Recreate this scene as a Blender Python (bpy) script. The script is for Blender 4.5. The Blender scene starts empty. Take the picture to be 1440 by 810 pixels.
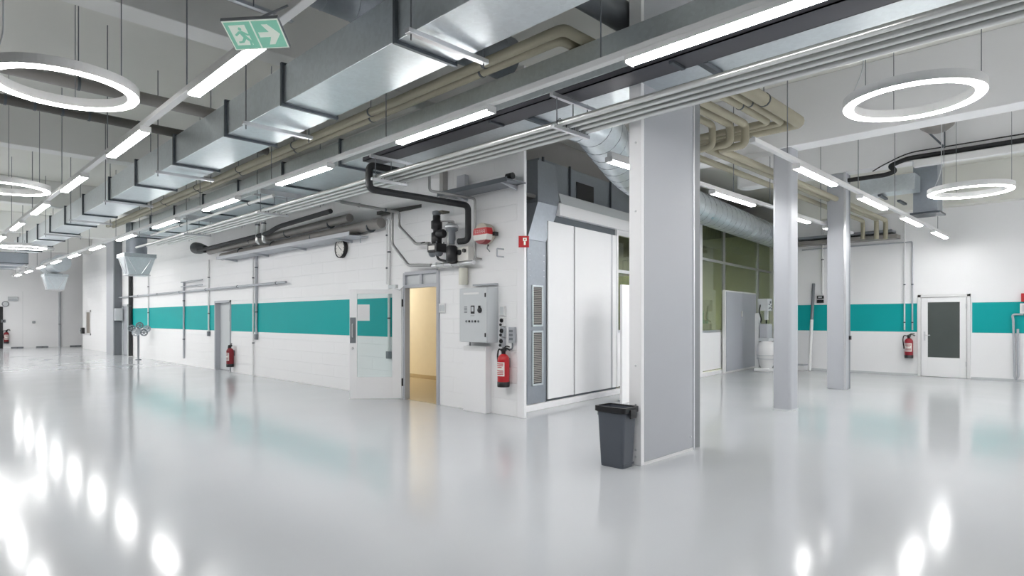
import bpy, bmesh, math, random
from mathutils import Vector, Matrix, Quaternion
random.seed(7)
SC = bpy.context.scene
COL = SC.collection
PI = math.pi

# ------------------------------------------------------------------ survey helpers
# Camera at the origin of the plan, 1.5 m up.  X runs along the partition, Y along the
# long wall with the teal band.  ray(x) is the plan direction seen in pixel column x.
CAM_H, FPX, HOR = 1.5, 860.0, 448.0
def ray(x):
    t = (x - 720.0) / FPX
    return .711 + .703 * t, .703 - .711 * t
def at_x(x, y, X):
    a, b = ray(x); d = X / a
    return Vector((X, d * b, CAM_H + (HOR - y) / FPX * d))
def at_y(x, y, Y):
    a, b = ray(x); d = Y / b
    return Vector((d * a, Y, CAM_H + (HOR - y) / FPX * d))
def wy(x, X):
    a, b = ray(x); return X * b / a
# partition local frame: s along it, n behind it
PA = math.atan(.1116)
P0 = Vector((6.72, 6.73, 0)); PD = Vector((math.cos(PA), math.sin(PA), 0)); PN = Vector((-math.sin(PA), math.cos(PA), 0))
TP = Matrix.Translation(P0) @ Matrix.Rotation(PA, 4, 'Z')
def ps(x, n=0.0):
    """s on the partition for pixel column x (n metres behind it)"""
    a, b = ray(x); o = P0 + PN * n
    # d*(a,b) = o + s*PD
    det = a * (-PD.y) - b * (-PD.x)
    d = (o.x * (-PD.y) - o.y * (-PD.x)) / det
    return (Vector((d * a, d * b, 0)) - o).dot(PD), d
def pz(x, y, n=0.0):
    return CAM_H + (HOR - y) / FPX * ps(x, n)[1]

# ------------------------------------------------------------------ materials
MATS = {}
def mat(name, col, rough=.5, metal=0., noise=0., nscale=6., bump=0., bscale=40., emis=None, spec=.5, rnoise=0.):
    if name in MATS: return MATS[name]
    m = bpy.data.materials.new(name); m.use_nodes = True
    nt = m.node_tree; N = nt.nodes; L = nt.links
    p = N['Principled BSDF']
    p.inputs['Base Color'].default_value = (*col, 1); p.inputs['Roughness'].default_value = rough
    p.inputs['Metallic'].default_value = metal; p.inputs['Specular IOR Level'].default_value = spec
    tc = N.new('ShaderNodeTexCoord')
    if noise > 0:
        n = N.new('ShaderNodeTexNoise'); n.inputs['Scale'].default_value = nscale; n.inputs['Detail'].default_value = 4
        L.new(tc.outputs['Object'], n.inputs['Vector'])
        r = N.new('ShaderNodeMix'); r.data_type = 'RGBA'
        r.inputs[6].default_value = (*[c * (1 - noise) for c in col], 1)
        r.inputs[7].default_value = (*[min(1, c * (1 + noise)) for c in col], 1)
        L.new(n.outputs['Fac'], r.inputs[0]); L.new(r.outputs[2], p.inputs['Base Color'])
        if rnoise > 0:
            mr = N.new('ShaderNodeMapRange')
            mr.inputs[3].default_value = max(0, rough - rnoise); mr.inputs[4].default_value = rough + rnoise
            L.new(n.outputs['Fac'], mr.inputs[0]); L.new(mr.outputs[0], p.inputs['Roughness'])
    if bump > 0:
        n2 = N.new('ShaderNodeTexNoise'); n2.inputs['Scale'].default_value = bscale
        L.new(tc.outputs['Object'], n2.inputs['Vector'])
        b = N.new('ShaderNodeBump'); b.inputs['Strength'].default_value = bump; b.inputs['Distance'].default_value = .01
        L.new(n2.outputs['Fac'], b.inputs['Height']); L.new(b.outputs['Normal'], p.inputs['Normal'])
    if emis:
        p.inputs['Emission Color'].default_value = (*emis[0], 1); p.inputs['Emission Strength'].default_value = emis[1]
    MATS[name] = m
    return m

def galv(name, col, rough, metal=.9):
    m = mat(name, col, rough, metal)
    nt = m.node_tree; N = nt.nodes; L = nt.links; p = N['Principled BSDF']
    tc = N.new('ShaderNodeTexCoord')
    v = N.new('ShaderNodeTexVoronoi'); v.inputs['Scale'].default_value = 26
    L.new(tc.outputs['Object'], v.inputs['Vector'])
    n = N.new('ShaderNodeTexNoise'); n.inputs['Scale'].default_value = 1.6; n.inputs['Detail'].default_value = 3
    L.new(tc.outputs['Object'], n.inputs['Vector'])
    a = N.new('ShaderNodeMath'); a.operation = 'MULTIPLY_ADD'; a.inputs[1].default_value = .35
    s = N.new('ShaderNodeSeparateColor'); L.new(v.outputs['Color'], s.inputs[0])
    L.new(s.outputs[0], a.inputs[0]); L.new(n.outputs['Fac'], a.inputs[2])
    r = N.new('ShaderNodeMix'); r.data_type = 'RGBA'
    r.inputs[6].default_value = (*[c * .86 for c in col], 1); r.inputs[7].default_value = (*[min(1, c * 1.08) for c in col], 1)
    L.new(a.outputs[0], r.inputs[0]); L.new(r.outputs[2], p.inputs['Base Color'])
    mr = N.new('ShaderNodeMapRange'); mr.inputs[3].default_value = rough - .07; mr.inputs[4].default_value = rough + .09
    L.new(a.outputs[0], mr.inputs[0]); L.new(mr.outputs[0], p.inputs['Roughness'])
    return m

def block_wall(name, col):
    """white painted block masonry: faint long courses"""
    m = mat(name, col, .55, noise=.02, nscale=1.2)
    nt = m.node_tree; N = nt.nodes; L = nt.links; p = N['Principled BSDF']
    tc = N.new('ShaderNodeTexCoord'); sx = N.new('ShaderNodeSeparateXYZ'); cx = N.new('ShaderNodeCombineXYZ')
    L.new(tc.outputs['Object'], sx.inputs[0]); L.new(sx.outputs['Y'], cx.inputs['X']); L.new(sx.outputs['Z'], cx.inputs['Y'])
    br = N.new('ShaderNodeTexBrick'); br.inputs['Scale'].default_value = 1
    br.inputs['Brick Width'].default_value = 1.0; br.inputs['Row Height'].default_value = .25; br.inputs['Mortar Size'].default_value = .006
    br.inputs['Mortar Smooth'].default_value = .5
    L.new(cx.outputs[0], br.inputs['Vector'])
    b = N.new('ShaderNodeBump'); b.inputs['Strength'].default_value = .6; b.inputs['Distance'].default_value = .01; b.invert = True
    L.new(br.outputs['Fac'], b.inputs['Height']); L.new(b.outputs['Normal'], p.inputs['Normal'])
    return m

def glass(name, tint, refl=.12, clear=.85):
    m = bpy.data.materials.new(name); m.use_nodes = True
    nt = m.node_tree; N = nt.nodes; L = nt.links; N.remove(N['Principled BSDF'])
    out = N['Material Output']
    t = N.new('ShaderNodeBsdfTransparent'); t.inputs[0].default_value = (*tint, 1)
    g = N.new('ShaderNodeBsdfGlossy'); g.inputs['Roughness'].default_value = .03; g.inputs['Color'].default_value = (.9, .95, .95, 1)
    lw = N.new('ShaderNodeLayerWeight'); lw.inputs['Blend'].default_value = .5
    pw = N.new('ShaderNodeMath'); pw.operation = 'POWER'; pw.inputs[1].default_value = 4.0; L.new(lw.outputs['Facing'], pw.inputs[0])
    fr = N.new('ShaderNodeMath'); fr.operation = 'MULTIPLY_ADD'; fr.inputs[1].default_value = .8; fr.inputs[2].default_value = .045; L.new(pw.outputs[0], fr.inputs[0])
    mx = N.new('ShaderNodeMixShader'); L.new(fr.outputs[0], mx.inputs[0]); L.new(t.outputs[0], mx.inputs[1]); L.new(g.outputs[0], mx.inputs[2])
    L.new(mx.outputs[0], out.inputs[0])
    MATS[name] = m
    return m

M_FLOOR = mat('epoxy_floor', (.50, .515, .535), .13, noise=.025, nscale=.9, rnoise=.03, spec=.33)
M_WALL = block_wall('white_block_wall', (.91, .91, .915))
M_WHITE = mat('white_paint', (.91, .91, .92), .5, noise=.02, nscale=1.5)
M_CEIL = mat('ceiling_paint', (.80, .795, .745), .8, noise=.05, nscale=.7)
M_BEAM = mat('beam_paint', (.84, .84, .82), .7, noise=.04, nscale=1.1)
M_TEAL = mat('teal_paint', (.004, .385, .385), .55, noise=.05, nscale=2, spec=.2)
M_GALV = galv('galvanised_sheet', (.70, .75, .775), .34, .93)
M_GALVD = galv('dark_galvanised_sheet', (.36, .39, .43), .45, .75)  # darker tone of the galvanised sheet
M_SPIRAL = galv('spiral_duct_sheet', (.68, .73, .77), .30)
M_FLANGE = mat('dark_steel_flange', (.10, .115, .13), .45, .6, noise=.1)
M_DARK = mat('dark_pipe_lagging', (.018, .019, .021), .55, noise=.15, nscale=9)
M_BLACK = mat('black_plastic', (.012, .012, .014), .4)
M_GREY = mat('grey_painted_steel', (.465, .48, .515), .4, noise=.02, nscale=2)
M_GREYD = mat('dark_grey_painted_steel', (.19, .205, .225), .4, noise=.03)
M_CUPB = mat('cupboard_grey', (.46, .48, .53), .4, noise=.02)
M_LGREY = mat('light_grey_enamel', (.60, .625, .64), .4, noise=.02)
M_ALU = mat('brushed_aluminium', (.72, .73, .75), .32, .85, noise=.04, nscale=14)
M_TUBE = mat('zinc_conduit', (.74, .75, .74), .28, .8, noise=.06, nscale=5)
M_STUBE = mat('dull_steel_tube', (.36, .36, .355), .35, .7, noise=.1, nscale=6)
M_PIPEG = mat('grey_pipe_paint', (.27, .255, .24), .5, noise=.15, nscale=4)
M_BEIGE = mat('beige_pipe_jacket', (.36, .335, .25), .55, noise=.06, nscale=3)  # beige darkened for the dim zone above the lights
M_RED = mat('signal_red', (.50, .012, .018), .32, noise=.04)
M_DRED = mat('deep_red', (.22, .008, .015), .35)
M_LABEL = mat('label_white', (.80, .78, .74), .5)
M_WPLAST = mat('white_plastic', (.80, .80, .80), .35)
M_BIN = mat('charcoal_plastic', (.085, .097, .118), .42, noise=.05, bump=.05, bscale=200)
M_CREAM = mat('cream_wall', (.85, .79, .66), .6, noise=.03)
M_CREAMF = mat('tan_floor', (.52, .43, .28), .35, noise=.05)
M_OLIVE = mat('olive_wall', (.60, .64, .25), .6, noise=.15, nscale=.8)
M_ROOM = mat('shaded_room_wall', (.10, .10, .095), .7, noise=.1)  # near-black base puts the unlit upper room into the colour
M_GREEN = mat('exit_green', (.24, .56, .42), .4, emis=((.2, .5, .38), .22))
M_SIGNW = mat('exit_white', (.80, .88, .78), .4, emis=((.8, .9, .8), .15))
M_PCB = mat('dark_glass_grey', (.05, .06, .06), .25)
G_CLEAR = glass('clear_door_glass', (.93, .965, .96))
G_SMOKE = glass('smoked_partition_glass', (.66, .69, .60))
M_FROST = mat('dark_frosted_glass', (.085, .10, .095), .22, noise=.15, nscale=1.3)
LIGHT_W = 34.0
M_LED = mat('led_diffuser', (.9, .9, .9), .4, emis=((1, .992, .985), LIGHT_W))
M_RINGLED = mat('ring_led_diffuser', (.9, .9, .9), .4, emis=((1, .985, .96), 22.0))

# ------------------------------------------------------------------ mesh builder
WM = {}
def fillet(pts, rad, n=6, closed=False):
    pts = [Vector(p) for p in pts]
    if rad <= 0 or len(pts) < 3: return pts
    out = [pts[0]]
    for i in range(1, len(pts) - 1):
        a, b, c = pts[i - 1], pts[i], pts[i + 1]
        u, w = (a - b), (c - b)
        r = min(rad, u.length * .49, w.length * .49)
        u.normalize(); w.normalize()
        if u.dot(w) < -.999: out.append(b); continue
        p, q = b + u * r, b + w * r
        for k in range(n + 1):
            t = k / n
            out.append(p * (1 - t) ** 2 + b * 2 * t * (1 - t) + q * t * t)
    out.append(pts[-1])
    return out

class MB:
    def __init__(s, T=None):
        s.v = []; s.f = []; s.sm = []; s.T = T
    def add(s, vs, fs, smooth=False):
        o = len(s.v)
        s.v.extend([(s.T @ Vector(p)) if s.T else Vector(p) for p in vs])
        for f in fs:
            s.f.append([i + o for i in f]); s.sm.append(smooth)
        return s
    def box(s, x0, x1, y0, y1, z0, z1):
        x0, x1 = sorted((x0, x1)); y0, y1 = sorted((y0, y1)); z0, z1 = sorted((z0, z1))
        v = [(x0, y0, z0), (x1, y0, z0), (x1, y1, z0), (x0, y1, z0), (x0, y0, z1), (x1, y0, z1), (x1, y1, z1), (x0, y1, z1)]
        return s.add(v, [(0, 3, 2, 1), (4, 5, 6, 7), (0, 1, 5, 4), (1, 2, 6, 5), (2, 3, 7, 6), (3, 0, 4, 7)])
    def obox(s, c, u, w, h):
        """box at centre c with half vectors u, w, h"""
        c, u, w, h = Vector(c), Vector(u), Vector(w), Vector(h)
        if u.cross(w).dot(h) < 0: h = -h
        v = [c - u - w - h, c + u - w - h, c + u + w - h, c - u + w - h, c - u - w + h, c + u - w + h, c + u + w + h, c - u + w + h]
        return s.add(v, [(0, 3, 2, 1), (4, 5, 6, 7), (0, 1, 5, 4), (1, 2, 6, 5), (2, 3, 7, 6), (3, 0, 4, 7)])
    def prism(s, poly, ext):
        ext = Vector(ext); n = len(poly); p = [Vector(q) for q in poly]
        v = p + [q + ext for q in p]
        nrm = Vector((0, 0, 0))
        for i in range(n): nrm += (p[i]).cross(p[(i + 1) % n])
        f = [list(range(n))[::-1], list(range(n, 2 * n))] + [[i, (i + 1) % n, n + (i + 1) % n, n + i] for i in range(n)]
        if nrm.dot(ext) < 0: f = [q[::-1] for q in f]
        return s.add(v, f)
    def loft(s, rings, cap=True, smooth=False):
        n = len(rings[0]); v = [Vector(p) for r in rings for p in r]; f = []
        for k in range(len(rings) - 1):
            for i in range(n):
                j = (i + 1) % n
                f.append([k * n + i, k * n + j, (k + 1) * n + j, (k + 1) * n + i])
        s.add(v, f, smooth)
        if cap:
            s.add(rings[0], [list(range(n))[::-1]]); s.add(rings[-1], [list(range(n))])
        return s
    def tube(s, pts, r, n=12, bend=0., cap=True, closed=False):
        pts = fillet(pts, bend)
        rr = r if isinstance(r, (list, tuple)) else [r] * len(pts)
        rings = []; m = len(pts)
        T0 = (pts[1] - pts[0]).normalized()
        up = Vector((0, 0, 1)) if abs(T0.z) < .9 else Vector((1, 0, 0))
        nrm = (up - T0 * up.dot(T0)).normalized()
        prev = T0
        for i, p in enumerate(pts):
            t = (pts[min(i + 1, m - 1)] - pts[max(i - 1, 0)]).normalized()
            q = prev.rotation_difference(t); nrm = (q @ nrm); nrm = (nrm - t * nrm.dot(t)).normalized(); prev = t
            b = t.cross(nrm)
            k = 1.0
            if 0 < i < m - 1:
                c = max(.5, (pts[i] - pts[i - 1]).normalized().dot(t)); k = 1 / c
            rings.append([p + (nrm * math.cos(2 * PI * j / n) + b * math.sin(2 * PI * j / n)) * rr[i] * k for j in range(n)])
        return s.loft(rings, cap, True)
    def lathe(s, prof, c=(0, 0, 0), axis=(0, 0, 1), n=24, smooth=True, cap=True):
        """prof: (radius, height along axis)"""
        c = Vector(c); ax = Vector(axis).normalized()
        up = Vector((0, 0, 1)) if abs(ax.z) < .9 else Vector((1, 0, 0))
        u = (up - ax * up.dot(ax)).normalized(); w = ax.cross(u)
        rings = [[c + ax * h + (u * math.cos(2 * PI * j / n) + w * math.sin(2 * PI * j / n)) * max(r, 1e-4) for j in range(n)] for r, h in prof]
        return s.loft(rings, cap, smooth)
    def ring(s, R, prof, c=(0, 0, 0), n=64, smooth=False):
        """closed profile of (dr, z) swept round radius R"""
        c = Vector(c); m = len(prof)
        v = [c + Vector(((R + dr) * math.cos(2 * PI * k / n), (R + dr) * math.sin(2 * PI * k / n), z)) for k in range(n) for dr, z in prof]
        f = []
        for k in range(n):
            k2 = (k + 1) % n
            for i in range(m):
                j = (i + 1) % m
                f.append([k * m + i, k2 * m + i, k2 * m + j, k * m + j])
        return s.add(v, f, smooth)
    def build(s, name, material, parent=None, bevel=0., seg=2):
        me = bpy.data.meshes.new(name)
        inv = WM[parent.name].inverted() if parent is not None else Matrix.Identity(4)
        me.from_pydata([inv @ p for p in s.v], [], s.f); me.update()
        for p, q in zip(me.polygons, s.sm): p.use_smooth = q
        bm = bmesh.new(); bm.from_mesh(me); bmesh.ops.recalc_face_normals(bm, faces=bm.faces); bm.to_mesh(me); bm.free()
        me.materials.append(material)
        o = bpy.data.objects.new(name, me); COL.objects.link(o)
        if parent is not None:
            o.parent = parent; WM[o.name] = WM[parent.name].copy()
        else:
            WM[o.name] = Matrix.Identity(4)
        if bevel > 0:
            b = o.modifiers.new('edge', 'BEVEL'); b.width = bevel; b.segments = seg; b.limit_method = 'ANGLE'
        return o

def tag(o, label, cat, group=None, kind=None):
    o['label'] = label; o['category'] = cat
    if group: o['group'] = group
    if kind: o['kind'] = kind
    return o
def thing(name, loc, label, cat, group=None, kind=None):
    o = bpy.data.objects.new(name, None); COL.objects.link(o); o.location = loc
    o.empty_display_size = .1
    WM[o.name] = Matrix.Translation(Vector(loc))
    return tag(o, label, cat, group, kind)
def copy_tree(o, parent=None):
    c = o.copy(); COL.objects.link(c); c.parent = parent
    if parent is not None: c.matrix_parent_inverse = o.matrix_parent_inverse.copy()
    for ch in list(o.children): copy_tree(ch, c)
    return c
def dup(root, loc, rz, label, group=None):
    r = copy_tree(root); r.location = loc; r.rotation_euler = (0, 0, rz); r['label'] = label
    if group: r['group'] = group
    return r
ORD = 'first second third fourth fifth sixth seventh eighth ninth tenth eleventh twelfth thirteenth fourteenth'.split()

CEIL = 5.3
XW = 6.68           # face of the long wall
XR = 18.9           # face of the wall beyond the columns
YF = 39.9           # far end wall

# ================================================================== the setting
o = MB().box(-7.2, 21.2, -8.2, 44.2, -.2, 0).build('floor', M_FLOOR)
tag(o, 'glossy light grey epoxy floor of the whole hall', 'floor', kind='structure')
o = MB().box(-7.2, 21.2, -8.2, 44.2, CEIL, CEIL + .2).build('ceiling', M_CEIL)
tag(o, 'grey painted concrete ceiling slab above ducts and beams', 'ceiling', kind='structure')

# long wall with openings (Y ranges of the openings)
DY0, DY1 = wy(616, XW), wy(570.5, XW)            # open doorway
D2a, D2b = wy(325, XW), wy(303, XW)             # recessed grey door
D3a, D3b = wy(180.5, XW), wy(172.5, XW)             # grey door by the column
WEND = wy(118, XW + .05)
mb = MB()
def wallseg(y0, y1, z0=0, z1=CEIL): mb.box(XW, XW + .08, y0, y1, z0, z1)
mb.box(XW, XW + .02, 6.33, 6.46, 0, CEIL); wallseg(6.46, DY0); wallseg(DY0, DY1, 2.34); wallseg(DY1, D2a); wallseg(D2a, D2b, 2.02); wallseg(D2b, D3a); wallseg(D3a, D3b, 2.08); wallseg(D3b, WEND)
mb.box(XW + .08, XW + 2.2, WEND - .16, WEND, 0, CEIL)
WALL = mb.build('wall_left', M_WALL)
tag(WALL, 'long white painted block wall with teal band and doors', 'wall', kind='structure')
# teal band, painted on in three stretches
def band(name, wall, x0, x1, spans):
    for a, b in spans:
        MB().box(x0, x1, a, b, 1.15, 1.90).build(name, M_TEAL, wall)
band('painted_band', WALL, XW - .004, XW + .002, [(wy(553, XW), D2a - .02), (D2b + .03, D3a - .03)])
# white corner post at the end of the long wall
MB().box(XW - .035, XW + .022, 6.315, 6.46, 0, CEIL).build('corner_post', M_WHITE, WALL, .008)

mb = MB().box(XR, XR + .16, -8.2, 6.75, 0, CEIL).box(XR, 20.9, 6.75, 6.9, 0, CEIL).box(20.74, 20.9, 6.9, 12.5, 0, CEIL)
WR = mb.build('wall_right', M_WHITE)
tag(WR, 'white wall with teal band behind the grey columns', 'wall', kind='structure')
D4a, D4b = wy(1365, XR), wy(1291, XR)
band('painted_band', WR, XR - .004, XR + .002, [(D4b + .02, 6.74), (-3.0, D4a - .03)])
MB().box(XR - .012, XR, -8.1, D4a - .01, 0, .05).box(XR - .012, XR, D4b + .01, 6.74, 0, .05).build('skirting', M_LGREY, WR)
o = MB().box(-7.2, 10, YF, YF + .16, 0, CEIL).build('wall_far', M_WHITE)
tag(o, 'white end wall at the far end of the hall', 'wall', kind='structure')
FARW = o
for yy in (at_y(32, 0, YF).x,):
    MB().box(yy - .005, yy + .005, YF - .006, YF + .002, .1, 2.9).build('panel_joint', M_LGREY, FARW)
o = MB().box(-7.2, -7.04, -8.2, YF, 0, CEIL).build('wall_side', M_PIPEG)  # unseen; dark colour stands in for a dimmer side of the hall
tag(o, 'plain unseen wall on the open side of the hall, coloured dark to cut reflections', 'wall', kind='structure')
o = MB().box(-7.04, XR, -8.2, -8.04, 0, CEIL).build('wall_rear', M_WHITE)
tag(o, 'plain white wall closing the hall behind the viewer', 'wall', kind='structure')

# ceiling beams
nth = 0
for yb in (-.1, 6.97, 13.95, 20.9, 27.9, 34.9):
    o = MB().box(-7.04, XW - .01, yb, yb + .36, 4.6, CEIL).build('ceiling_beam', M_BEAM, bevel=.01)
    tag(o, '%s pale concrete beam crossing the ceiling above the long hall' % ORD[nth], 'beam', kind='structure'); nth += 1
o = MB().box(10.17, 10.56, -8.04, 5.85, 4.28, CEIL).build('ceiling_beam', M_WHITE, bevel=.01)
tag(o, 'pale concrete beam resting on the rounded grey column', 'beam', kind='structure')
o = MB().box(14.06, 14.46, -8.04, 6.4, 4.58, CEIL).build('ceiling_beam', M_WHITE, bevel=.01)
tag(o, 'pale concrete beam resting on the slim column with a black cable along it', 'beam', kind='structure')
o = MB().box(XR - .35, XR - .002, -8.04, 6.74, 4.32, CEIL).build('ceiling_beam', M_CEIL, bevel=.01)
tag(o, 'grey beam along the top of the wall behind the columns', 'beam', kind='structure')

# ------------------------------------------------------------------ partition
S = lambda x, n=0.: ps(x, n)[0]
s_grille1 = S(768)
s_j1, s_j2, s_w1, s_post = S(806), S(858), S(866), S(984)
s_end = S(1086)
s_corn = S(781)
ZP, ZC0, ZC1, ZC2 = 3.15, 3.27, 3.50, 3.72
mb = MB(TP)
for a, b in ((s_grille1 + .02, s_j1 - .022), (s_j1 + .022, s_j2 - .02), (s_j2 + .045, s_w1 - .03)):
    mb.box(a, b, -.03, .06, .14, ZP)
for a, b in ((s_w1, s_post - .14),):
    n = 4
    for k in range(n):
        u0 = a + (b - a) * k / n; u1 = a + (b - a) * (k + 1) / n
        mb.box(u0 + .012, u1 - .012, -.03, .06, .14, 1.22)
PART = mb.build('wall_partition', M_WHITE, bevel=.006)
tag(PART, 'white panelled partition running behind the big column', 'partition', kind='structure')
mb = MB(TP).box(s_grille1 - .02, s_j1, 0, .05, .10, ZP + .12).box(s_j1, s_j2 + .03, 0, .05, .1, ZP + .12).box(s_j2, s_w1, 0, .05, .1, ZP + .12)
mb.build('panel_core', M_FLANGE, PART)
MB(TP).box(-.0, s_end, -.07, .06, 0, .10).build('plinth', M_WHITE, PART, .008)
MB(TP).prism([(s_corn, -.10, ZC0), (s_corn, .3, ZC0), (s_corn + .1, .3, ZC1), (s_corn + .1, -.02, ZC1)], (s_post - s_corn - .13, 0, 0)).build('cornice', M_WHITE, PART)
MB(TP).prism([(s_corn + .2, -.0, ZC1), (s_corn + .2, .5, ZC1), (s_corn + .28, .5, ZC2), (s_corn + .28, .12, ZC2)], (s_post - s_corn - .3, 0, 0)).build('cornice_cap', M_LGREY, PART)
MB(TP).box(s_post - .14, s_post + .04, -.06, .08, .1, 4.3).build('post', M_WHITE, PART, .005)
MB(TP).box(s_j2 - .0, s_j2 + .03, -.02, .05, .14, ZP).build('post', M_ALU, PART)
MB(TP).box(s_w1 - .03, s_w1 + .0, -.05, .07, .14, ZC0).build('post', M_WHITE, PART)
# glazing, lower run
w = thing('window_1', TP @ Vector((s_w1, 0, 1.22)), 'dark glazed strip above white panels beside the big column', 'window', kind='structure')
f = MB(TP)
f.box(s_w1, s_post - .14, -.03, .06, 1.22, 1.27).box(s_w1, s_post - .14, -.03, .06, 2.42, 2.48).box(s_w1, s_post - .14, -.03, .06, ZC0 - .1, ZC0)
for k in range(5):
    u = s_w1 + .03 + (s_post - .17 - s_w1 - .03) * k / 4; f.box(u - .025, u + .025, -.03, .06, 1.22, ZC0)
f.build('frame', M_ALU, w)
MB(TP).box(s_w1, s_post - .14, .01, .02, 1.24, ZC0 - .05).build('pane', G_SMOKE, w)
# glazing, tall run
w = thing('window_2', TP @ Vector((s_post, 0, 1.15)), 'tall green tinted glass wall beside the grey cupboard', 'window', kind='structure')
f = MB(TP); ZG = 4.3
mull = [s_post + .04, S(1018), S(1065.5), s_end]
z_tr = 3.05
for u in mull: f.box(u - .03, u + .03, -.03, .06, .1, ZG)
f.box(mull[0], s_end, -.03, .06, z_tr - .03, z_tr + .03).box(mull[0], s_end, -.03, .06, ZG - .06, ZG).box(mull[0], s_end, -.03, .06, 1.13, 1.19)
f.build('frame', M_ALU, w)
for a, b in zip(mull[:-1], mull[1:]):
    MB(TP).box(a + .03, b - .03, .01, .02, 1.19, ZG - .06).build('pane', G_SMOKE, w)
for a, b in zip(mull[:-1], mull[1:]):
    MB(TP).box(a + .04, b - .04, -.025, .05, .14, 1.13).build('lower_panel', M_WHITE, w, .005)
# rooms behind the partition
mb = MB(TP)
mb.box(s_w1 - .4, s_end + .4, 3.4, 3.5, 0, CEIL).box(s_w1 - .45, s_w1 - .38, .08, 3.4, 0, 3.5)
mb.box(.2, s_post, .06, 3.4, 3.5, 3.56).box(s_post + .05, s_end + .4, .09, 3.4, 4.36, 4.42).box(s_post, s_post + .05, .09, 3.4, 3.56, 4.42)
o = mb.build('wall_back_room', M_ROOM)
tag(o, 'wall of the room seen through the partition glass, coloured dark for shade', 'wall', kind='structure')
up = MB(TP).box(0, s_post, 1.42, 1.5, 3.57, CEIL).box(s_post, s_end + .4, 1.42, 1.5, 4.43, CEIL).build('wall_upper', mat('upper_wall_shade', (.42, .41, .40), .8, noise=.05))  # shadow above the cornice put into a darker wall colour
tag(up, 'wall coloured darker for shade, rising behind the partition above the cornice', 'wall', kind='structure')
o2 = MB(TP).box(s_post - .6, s_end + .4, 3.36, 3.40, .0, 2.45).build('lit_lower_wall', M_OLIVE, o)  # olive wall, brightened to hold the light on its lower part
MB(TP).box(s_post + 1.0, s_post + 1.06, 2.4, 3.36, 0, 2.75).box(s_post + 3.1, s_post + 3.16, 2.4, 3.36, 0, 2.6).build('side_panel', M_OLIVE, o)
t = thing('ceiling_lamp', TP @ Vector((s_post + 1.6, 2.2, 3.9)), 'strip lamp inside the room behind the green glass', 'lamp')
MB(TP).box(s_post + .38, s_post + 3.82, 2.47, 2.65, 3.87, 3.92).box(s_post + .38, s_post + 3.82, 2.47, 2.505, 3.79, 3.87).box(s_post + .38, s_post + 3.82, 2.615, 2.65, 3.79, 3.87).build('mounting_channel', M_WPLAST, t)
MB(TP).box(s_post + .4, s_post + 3.8, 2.51, 2.61, 3.83, 3.86).build('diffuser', mat('back_room_led', (.9, .9, .9), .4, emis=((1, 1, .80), 90.0)), t)

# ------------------------------------------------------------------ small room behind the open doorway
mb = MB().box(9.3, 9.4, 8.0, 15.2, 0, 2.9)  .box(XW + .082, 9.3, 8.0, 8.1, 0, 2.9).box(XW + .082, 9.3, 15.1, 15.2, 0, 2.9)
o = mb.build('wall_inner_room', M_CREAM)
tag(o, 'cream wall of the lit room behind the open glass door', 'wall', kind='structure')
MB().box(9.285, 9.3, 8.1, 15.1, 0, .10).build('skirting', M_CREAMF, o)
o = MB().box(XW + .082, 9.4, 8.0, 15.2, 2.9, 3.0).build('ceiling_inner_room', M_CREAM)
tag(o, 'ceiling of the cream room behind the open door', 'ceiling', kind='structure')
o = MB().box(XW + .02, 9.285, 8.1, 15.1, .001, .006).build('floor_inner_room', M_CREAMF)
tag(o, 'tan floor of the lit room behind the open door', 'floor', kind='structure')
t = thing('ceiling_lamp', (8.3, 13.7, 2.88), 'warm round ceiling lamp inside the cream room', 'lamp')
MB().lathe([(.2, 0), (.2, -.03)], (8.3, 13.7, 2.895)).build('housing', M_WPLAST, t)
MB().lathe([(.18, 0), (.17, -.04), (.1, -.06), (0, -.065)], (8.3, 13.7, 2.864)).build('diffuser', mat('warm_lamp', (.9, .9, .9), .4, emis=((1, .95, .83), 75.0)), t)

# ------------------------------------------------------------------ doors
# open glass door
d = thing('door_1', (XW, DY1, 0), 'open glass door leaf swung out beside the lit cream room', 'door', kind='structure')
f = MB().box(XW - .03, XW + .085, DY0 - .05, DY0 + .015, 0, 2.34).box(XW - .03, XW + .085, DY1 - .015, DY1 + .05, 0, 2.34)
f.box(XW - .03, XW + .085, DY0, DY1, 2.06, 2.12).box(XW - .03, XW + .085, DY0, DY1, 2.30, 2.36).box(XW - .02, XW + .1, (DY0 + DY1) / 2 - .03, (DY0 + DY1) / 2 + .03, 2.12, 2.30)
f.build('frame', M_GREY, d, .004)
MB().box(XW + .02, XW + .03, DY0, DY1, 2.12, 2.30).build('transom_pane', M_LGREY, d)
hx, hy = XW - .05, DY1 + .06
ex, ey = 5.93, 10.08
U = Vector((ex - hx, ey - hy, 0)); LW = U.length; U.normalize(); NW = Vector((-U.y, U.x, 0))
TL = Matrix((( U.x, NW.x, 0, hx), (U.y, NW.y, 0, hy), (0, 0, 1, 0), (0, 0, 0, 1)))
LH = 2.04
g0, g1, gz0, gz1 = .17, LW - .135, .42, 1.96
f = MB(TL).box(0, g0, -.02, .02, .02, LH).box(g1, LW, -.02, .02, .02, LH).box(g0, g1, -.02, .02, .02, gz0).box(g0, g1, -.02, .02, gz1, LH)
leaf = f.build('leaf', M_WHITE, d, .003)
MB(TL).box(g0, g1, -.005, .005, gz0, gz1).build('pane', G_CLEAR, leaf)
MB(TL).box(g1 - .23, g1 - .005, .006, .012, 1.46, 1.76).build('paper_sheet', M_WPLAST, leaf)
hs = 1 
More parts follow.
